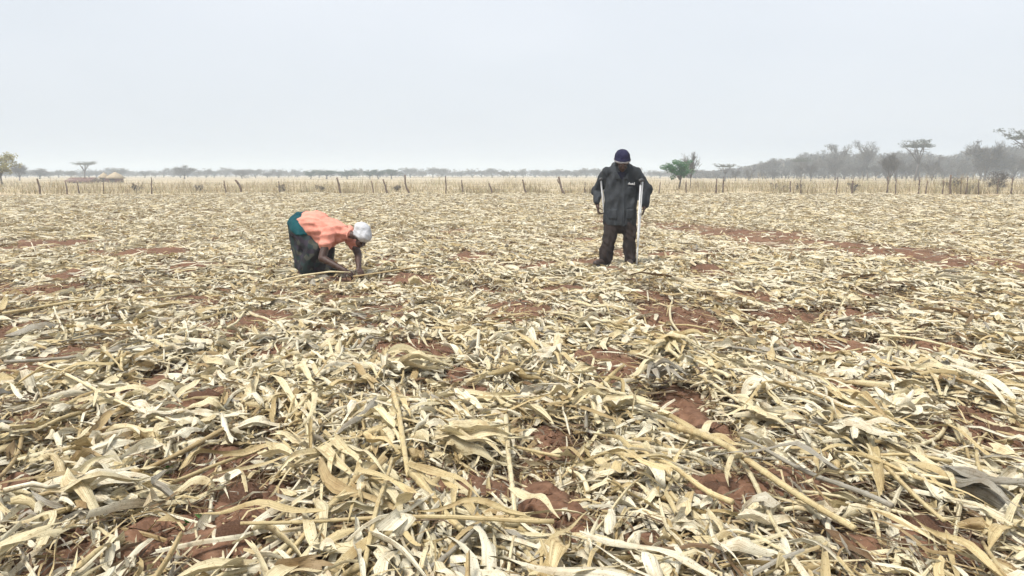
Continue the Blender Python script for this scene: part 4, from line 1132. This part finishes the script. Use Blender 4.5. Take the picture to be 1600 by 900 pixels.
# stalks with nodes and clinging leaves
def stalk(x_, y_, hd, Ls, rad_, c, label, name='maize_stalk', nleaf=2, lift=None, tiltv=0.0, group='maize stalks lying on the straw', bend=0.0):
    n_ = max(5, int(Ls / .06)); t = np.linspace(-.5, .5, n_)
    ang = hd + bend * t; cx = x_ + np.cumsum(np.cos(ang)) * Ls / n_; cy = y_ + np.cumsum(np.sin(ang)) * Ls / n_
    cx += x_ - cx.mean(); cy += y_ - cy.mean()
    lf = float(pile(np.array([x_]), np.array([y_]))[0]) + .02 if lift is None else lift
    z = soil_coarse(cx, cy) + lf + tiltv * t * Ls + .01 * np.sin(t * 7 + x_ * 9)
    z = np.maximum(z, soil(cx, cy) + rad_)
    e = empty(name, (x_, y_, float(z.min()) - rad_), label, 'stalk', group)
    o_ = np.array(e.location); pts, rd = [], []
    node = max(2, int(.13 / (Ls / n_)))
    for k in range(n_):
        rr_ = rad_ * (1.0 - .35 * k / n_)
        if k % node == 0 and 0 < k < n_ - 1:
            d_ = np.array([cx[k], cy[k], z[k]]) - o_
            u_ = np.array([math.cos(hd), math.sin(hd), 0]) * .008
            pts += [d_ - u_, d_, d_ + u_]; rd += [rr_, rr_ * 1.28, rr_]
        else:
            pts.append(np.array([cx[k], cy[k], z[k]]) - o_); rd.append(rr_)
    mb = MB(); mb.tube([tuple(q) for q in pts], rd, 8); obj('stem', mb.mesh('stem'), M['stalk_' + c], e)
    for q in range(nleaf):
        k = r2.integers(1, n_ - 1); ll = r2.uniform(.22, .5); hh = hd + r2.choice([-1, 1]) * r2.uniform(.15, .7)
        A = lambda v: np.array([v], float)
        P_, U_, F_ = ribbons(A(cx[k] + math.cos(hh) * ll * .45), A(cy[k] + math.sin(hh) * ll * .45), A(hh), A(ll), A(r2.uniform(.03, .055)), 9, 3, A(lf + .012), A(abs(r2.normal(scale=.1))), A(-.06),
                            A(r2.normal(scale=.8)), A(r2.normal(scale=.5)), A(r2.normal(scale=1.2)), A(r2.normal(scale=.35)), A(.15), A(0), r2)
        single('leaf', P_[0], U_[0], F_, M['leaf_' + c], None, None, None, e)
    return e
X, Y = scatter(7.0, 2.3, 7, r2, R(36)); k = r2.permutation(len(X))[:150]; X, Y = X[k], Y[k]
hd = headings(len(X), r2, .5, .7)
for i in range(len(X)):
    c = ['straw', 'cream', 'golden', 'grey'][r2.choice(4, p=[.46, .40, .10, .04])]
    Ls = r2.uniform(.3, 1.1); sz = 'long' if Ls > .8 else ('short' if Ls < .5 else 'medium'); nl = int(r2.integers(0, 3))
    lv = ['bare', 'one leafed', 'two leafed'][nl]
    stalk(X[i], Y[i], hd[i], Ls, r2.uniform(.008, .0125), c, f'{sz} {lv} {CTXT[c]} stalk {way(hd[i], X[i], Y[i])} {where_phrase(X[i], Y[i])}', nleaf=nl, bend=r2.normal(scale=.25))
# stalks that stand out, where they lie in the photograph: from (x0,y0) to (x1,y1)
def stalk_px(p0, p1, rad_, c, label, nleaf=2, bend=0.0):
    a, b_ = ground_at(*p0), ground_at(*p1); m_ = (a + b_) / 2; d_ = b_ - a
    return stalk(m_[0], m_[1], math.atan2(d_[1], d_[0]), float(np.hypot(*d_)), rad_, c, label, nleaf=nleaf, lift=.13, bend=bend, group=None)
stalk_px((1040, 690), (1340, 905), .017, 'straw', 'thick straw stalk running diagonally into the lower right corner area', 1)
stalk_px((1030, 560), (1180, 690), .013, 'cream', 'leafy pale stalk above the thick diagonal stalk on the right', 3)
stalk_px((1035, 495), (1110, 590), .011, 'cream', 'thin pale arched stalk behind the dull husk bundle', 1, .5)
stalk_px((1255, 600), (1400, 640), .012, 'golden', 'golden brown stalk beside small bare soil patch at right', 0)
stalk_px((1240, 660), (1470, 790), .014, 'cream', 'long cream stalk left of the big soil clod at right', 2)
stalk_px((0, 600), (330, 562), .012, 'grey', 'long grey stalk lying crosswise at the left picture edge', 2)
stalk_px((0, 815), (110, 806), .012, 'pale', 'whitish stalk entering at the lower left picture edge', 1)
stalk_px((615, 640), (640, 800), .016, 'straw', 'stout straw stalk pointing at the camera left of the centre', 2)
stalk_px((640, 790), (735, 905), .018, 'straw', 'broad sheathed stalk at the bottom edge left of the centre', 2)
stalk_px((790, 690), (805, 860), .013, 'cream', 'cream stalk pointing at the camera in the bottom middle', 2)
stalk_px((1400, 870), (1150, 735), .011, 'grey', 'thin grey stalk across the bare soil at lower right', 1)
stalk_px((1150, 860), (1010, 770), .012, 'straw', 'straw stalk beside the thick diagonal stalk, on its left', 2)
stalk_px((0, 520), (300, 478), .012, 'straw', 'straw stalk lying crosswise far left in front of the bent person', 2)
stalk_px((60, 600), (270, 700), .011, 'cream', 'cream stalk slanting down in the left foreground', 2)
# the long stalk the woman is pulling
wl_ = np.array(woman.location)
e = empty('maize_stalk', (wl_[0] + .52, wl_[1] - .45, wl_[2]), 'thin brown maize stalk being pulled by the bent person', 'stalk')
mb = MB(); mb.tube([(-.06, .0, .055), (.1, .0, .075), (.4, .03, .115), (.75, .1, .165), (1.05, .2, .17)], [.011, .0115, .0105, .009, .006], 8); obj('stem', mb.mesh('stem'), M['stalk_golden'], e)
e2 = empty('maize_stalk', (wl_[0] + .15, wl_[1] - .5, wl_[2]), 'cream stalk in front of the bent person\'s skirt hem', 'stalk')
mb = MB(); mb.tube([(-.55, -.25, .03), (-.2, -.12, .10), (.1, .0, .13), (.35, .02, .12)], [.012, .0125, .012, .009], 8); obj('stem', mb.mesh('stem'), M['stalk_cream'], e2)

# upright broken stubs
for (px, py, hh, c, lb, ln) in ((1342, 530, .24, 'pale', 'white upright maize stub standing alone right of the man', .05), (742, 573, .3, 'pale', 'pale upright stub in the middle of the field', .03),
                            (1246, 396, .16, 'pale', 'small pale stub beside the cleared track', 0), (1505, 432, .3, 'brown', 'brown stub standing at the right past the track', .1),
                            (1105, 420, .2, 'brown', 'dark brown stub just right of the crutch', .0), (560, 400, .01, 'straw', '', 0), (990, 560, .22, 'cream', 'leaning cream stub in front of the man', .12)):
    if not lb: continue
    g = ground_at(px, py); e = empty('maize_stub', (g[0], g[1], soil1(*g) - .02), lb, 'stub', 'upright maize stubs')
    mb = MB(); mb.tube([(0, 0, 0), (ln * .3, 0, hh * .3), (ln * .4, 0, hh * .33), (ln * .5, .01, hh * .36), (ln, .02, hh)], [.014, .013, .017, .013, .011], 8); obj('stem', mb.mesh('stem'), M['stalk_' + c], e)
    A = lambda v: np.array([v], float)
    P_, U_, F_ = ribbons(A(g[0] + .05), A(g[1] - .05), A(-.8), A(.3), A(.04), 9, 3, A(.09), A(.3), A(-.2), A(.5), A(.3), A(.9), A(.3), A(.15), A(0), r2)
    single('leaf', P_[0], U_[0], F_, M['leaf_' + c], None, None, None, e)

# husk bundles: whole cob wrappings, leaves spreading from one base
def bundle(px, py, n_, Ls, Ws, hd0, spr, c, label, up=.35):
    g = ground_at(px, py); e = empty('husk_bundle', (g[0], g[1], soil1(*g)), label, 'husk bundle')
    zb = float(pile(A1(g[0]), A1(g[1]))[0])
    for k in range(n_):
        hh = hd0 + spr * (k / max(1, n_ - 1) - .5) + r2.normal(scale=.1); ll = Ls * r2.uniform(.75, 1.15)
        P_, U_, F_ = ribbons(A1(g[0] + math.cos(hh) * ll * .42), A1(g[1] + math.sin(hh) * ll * .42), A1(hh), A1(ll), A1(Ws * r2.uniform(.5, .95)), 10, 6, A1(zb + .02 + up * ll * .35 * r2.random()),
                            A1(.16 * r2.random() + .06), A1(r2.normal(scale=.15)), A1(r2.normal(scale=.5)), A1(r2.normal(scale=.5)), A1(r2.normal(scale=.7)), A1(r2.choice([-1, 1]) * .55), A1(.15), A1(0), r2)
        single('husk', P_[0], U_[0], F_, M['leaf_' + (c if r2.random() < .8 else 'cream')], None, None, None, e)
    return e
A1 = lambda v: np.array([v], float)
bundle(1045, 565, 9, .30, .11, -1.9, 2.4, 'straw', 'dull straw husk bundle standing up in front of the man', .9)
bundle(1020, 625, 8, .26, .09, -1.5, 2.2, 'grey', 'weathered grey husk bundle below the dull straw one', .6)
bundle(620, 600, 8, .36, .10, .3, 1.2, 'cream', 'cream husk bundle left of the middle of the field')
bundle(1400, 665, 9, .26, .11, .2, 3.2, 'pale', 'crumpled whitish husk bundle left of the big clod', .7)
bundle(1480, 800, 6, .42, .10, -1.1, .7, 'grey', 'grey drooping husk bundle over red soil in the lower right corner', .5)
bundle(110, 815, 8, .34, .09, .2, 2.8, 'pale', 'curled whitish husk bundle in the lower left corner', .6)
bundle(700, 730, 8, .34, .12, .2, 1.6, 'cream', 'broad cream husk bundle in the bottom middle', .6)
bundle(1310, 735, 7, .26, .10, -.4, 2.4, 'pale', 'torn pale husk bundle beside the bare soil at lower right', .7)
bundle(230, 690, 7, .30, .08, 1.3, 1.8, 'pale', 'whitish husk bundle above the bare soil in the left foreground', .5)
bundle(540, 760, 8, .40, .08, -1.6, 1.4, 'cream', 'fan of cream leaves pointing at the camera left of centre', .4)
bundle(480, 560, 9, .42, .06, -1.7, 1.4, 'pale', 'spray of pale leaves below the bent person', .6)
bundle(905, 520, 6, .30, .09, .2, 2.4, 'pale', 'white leaf bundle in front of the man\'s feet', .5)
bundle(490, 455, 5, .28, .12, 0, 2.4, 'grey', 'grey white husk bundle just in front of the bent person', .6)

# ------------------------------------------------------------------ clods and weeds
def clod_mesh(seed):
    rc = np.random.default_rng(seed); v, f = ball((0, 0, 0), 1.0, None, 14, 9); V = np.array([tuple(q) for q in v])
    d_ = np.ones(len(V))
    for k in range(10):
        w = rc.normal(size=3); d_ += .10 * np.abs(np.sin(V @ w * 2.2 + rc.random() * 6)) - .05
    for k in range(7):     # broken flat faces
        w = rc.normal(size=3); w /= np.linalg.norm(w); h = rc.uniform(.55, .85); q = (V * d_[:, None]) @ w
        d_ = np.where(q > h, d_ * h / np.maximum(q, 1e-6), d_)
    V = V * d_[:, None] + rc.normal(scale=.012, size=V.shape); V[:, 2] *= .62
    me = bpy.data.meshes.new('soil_clod'); me.from_pydata([tuple(q) for q in V], [], f)
    import bmesh
    bm = bmesh.new(); bm.from_mesh(me); bmesh.ops.remove_doubles(bm, verts=bm.verts, dist=.05); bm.to_mesh(me); bm.free()
    return me
CL = [clod_mesh(s) for s in range(6)]
def clod(x_, y_, s, label, group='red soil clods', emb=.25):
    o = obj('soil_clod', CL[r2.integers(0, 6)], M['clod'], None, label, 'clod', group, None, (x_, y_, soil1(x_, y_) + s * (.62 - emb) * .8))
    o.scale = (s, s * r2.uniform(.75, 1.1), s * r2.uniform(.7, 1.0)); o.rotation_euler = (r2.normal(scale=.2), r2.normal(scale=.2), r2.random() * 6.28)
for (px, py, s, lb) in ((1550, 678, .11, 'big dark red clod at the right picture edge'), (1448, 868, .12, 'large red clod in the lower right corner'), (722, 592, .09, 'smooth orange red clod in the middle of the field'),
                        (320, 640, .10, 'flat red clod left of the middle distance leaves'), (1110, 684, .09, 'red clod beside the leafy pale stalk'), (385, 800, .12, 'broad red clod by the weeds at lower left'),
                        (375, 870, .10, 'low red clod at the bottom edge, lower left'), (1125, 795, .11, 'red clod left of the thick diagonal stalk')):
    g = ground_at(px, py); clod(g[0], g[1], s, lb)
cnt = 0
for (bx, by, brx, bry) in BARE:
    c0 = ground_at(bx, by)
    if c0[1] > 7.5: continue
    for q in range(4):
        px, py = bx + r2.uniform(-.8, .8) * brx, by + r2.uniform(-.7, .7) * bry
        if py > 905: continue
        g = ground_at(px, py); s = r2.uniform(.018, .055)
        clod(g[0], g[1], s, f'{"fist sized" if s > .036 else "small"} red soil clod on bare earth {where_phrase(g[0], g[1])}', 'small red soil clods')
# crumbs of soil
X, Y = scatter(260, 1.6, 9, r2, R(40)); kk = bare(X, Y) > .0
Xa = np.concatenate([X[kk]] * 3); Ya = np.concatenate([Y[kk]] * 3)
for (cx, cy, ax, ay) in _el:
    if cy < 10:
        q = int(900 * min(ax * ay, .4)); Xa = np.append(Xa, cx + ax * r2.normal(scale=.5, size=q)); Ya = np.append(Ya, cy + ay * r2.normal(scale=.5, size=q))
Nn = len(Xa); s = .005 + .014 * r2.random(Nn) ** 2
oc = np.array([(1, 0, 0), (-1, 0, 0), (0, 1, 0), (0, -1, 0), (0, 0, 1), (0, 0, -1)], float)
of = np.array([(0, 2, 4), (2, 1, 4), (1, 3, 4), (3, 0, 4), (2, 0, 5), (1, 2, 5), (3, 1, 5), (0, 3, 5)])
Vc = oc[None] * s[:, None, None] * (.7 + .6 * r2.random((Nn, 6, 1))) + np.stack([Xa, Ya, soil(Xa, Ya) + s * .3 + .045 * bare(Xa, Ya)], 1)[:, None]
obj('soil_crumbs', mesh_arrays('soil_crumbs', Vc.reshape(-1, 3), (of[None] + 6 * np.arange(Nn)[:, None, None]).reshape(-1, 3), None, False), M['clod'], label='loose crumbs of red soil on the bare patches', cat='soil', kind='stuff')
# green weeds
def weed(px, py, n_, s, label):
    g = ground_at(px, py); e = empty('green_weed', (g[0], g[1], soil1(*g) + .02), label, 'weed', 'small green weeds')
    mb = MB(); V, Fq = [], []
    for k in range(n_):
        a = r2.random() * 6.28; ln = s * r2.uniform(.5, 1.1); el = r2.uniform(.2, 1.2)
        d_ = Vector((math.cos(a) * math.cos(el), math.sin(a) * math.cos(el), math.sin(el))); sd = d_.cross(Vector((0, 0, 1))).normalized()
        b0 = d_ * ln * .35; mb.tube([(0, 0, 0), tuple(b0)], .0015, 4)
        m2 = MB()
        m2.quad(b0, b0 + d_ * ln * .35 + sd * ln * .2 + Vector((0, 0, .004)), b0 + d_ * ln * .8 - Vector((0, 0, .006)), b0 + d_ * ln * .35 - sd * ln * .2 + Vector((0, 0, .004)))
        obj('leaf', m2.mesh('leaf'), M['weed'], e)
    obj('stem', mb.mesh('stem'), M['weed'], e)
weed(265, 740, 12, .05, 'green weed at the left end of the bare soil, lower left')
weed(300, 838, 14, .06, 'larger green weed between straw and clod, lower left')
weed(318, 826, 9, .045, 'small green weed touching the larger weed on its right')
weed(360, 815, 9, .04, 'tiny green weed on the broad red clod, lower left')
weed(275, 725, 9, .04, 'small green sprout above the weed at the bare soil')

# ------------------------------------------------------------------ haze
mb = MB(); mb.box((0, 0, 7.0), (3100, 3100, 16.4))
m, n, l = new_mat('dry_season_haze')
out = n.new('ShaderNodeOutputMaterial'); pv = n.new('ShaderNodeVolumePrincipled')
pv.inputs['Color'].default_value = (0.76, 0.835, 0.91, 1); pv.inputs['Density'].default_value = 0.0018; pv.inputs['Anisotropy'].default_value = 0.0
l.new(pv.outputs[0], out.inputs['Volume'])
obj('haze', mb.mesh('haze', False), m, label='pale dry season haze over the field', cat='haze', kind='stuff')
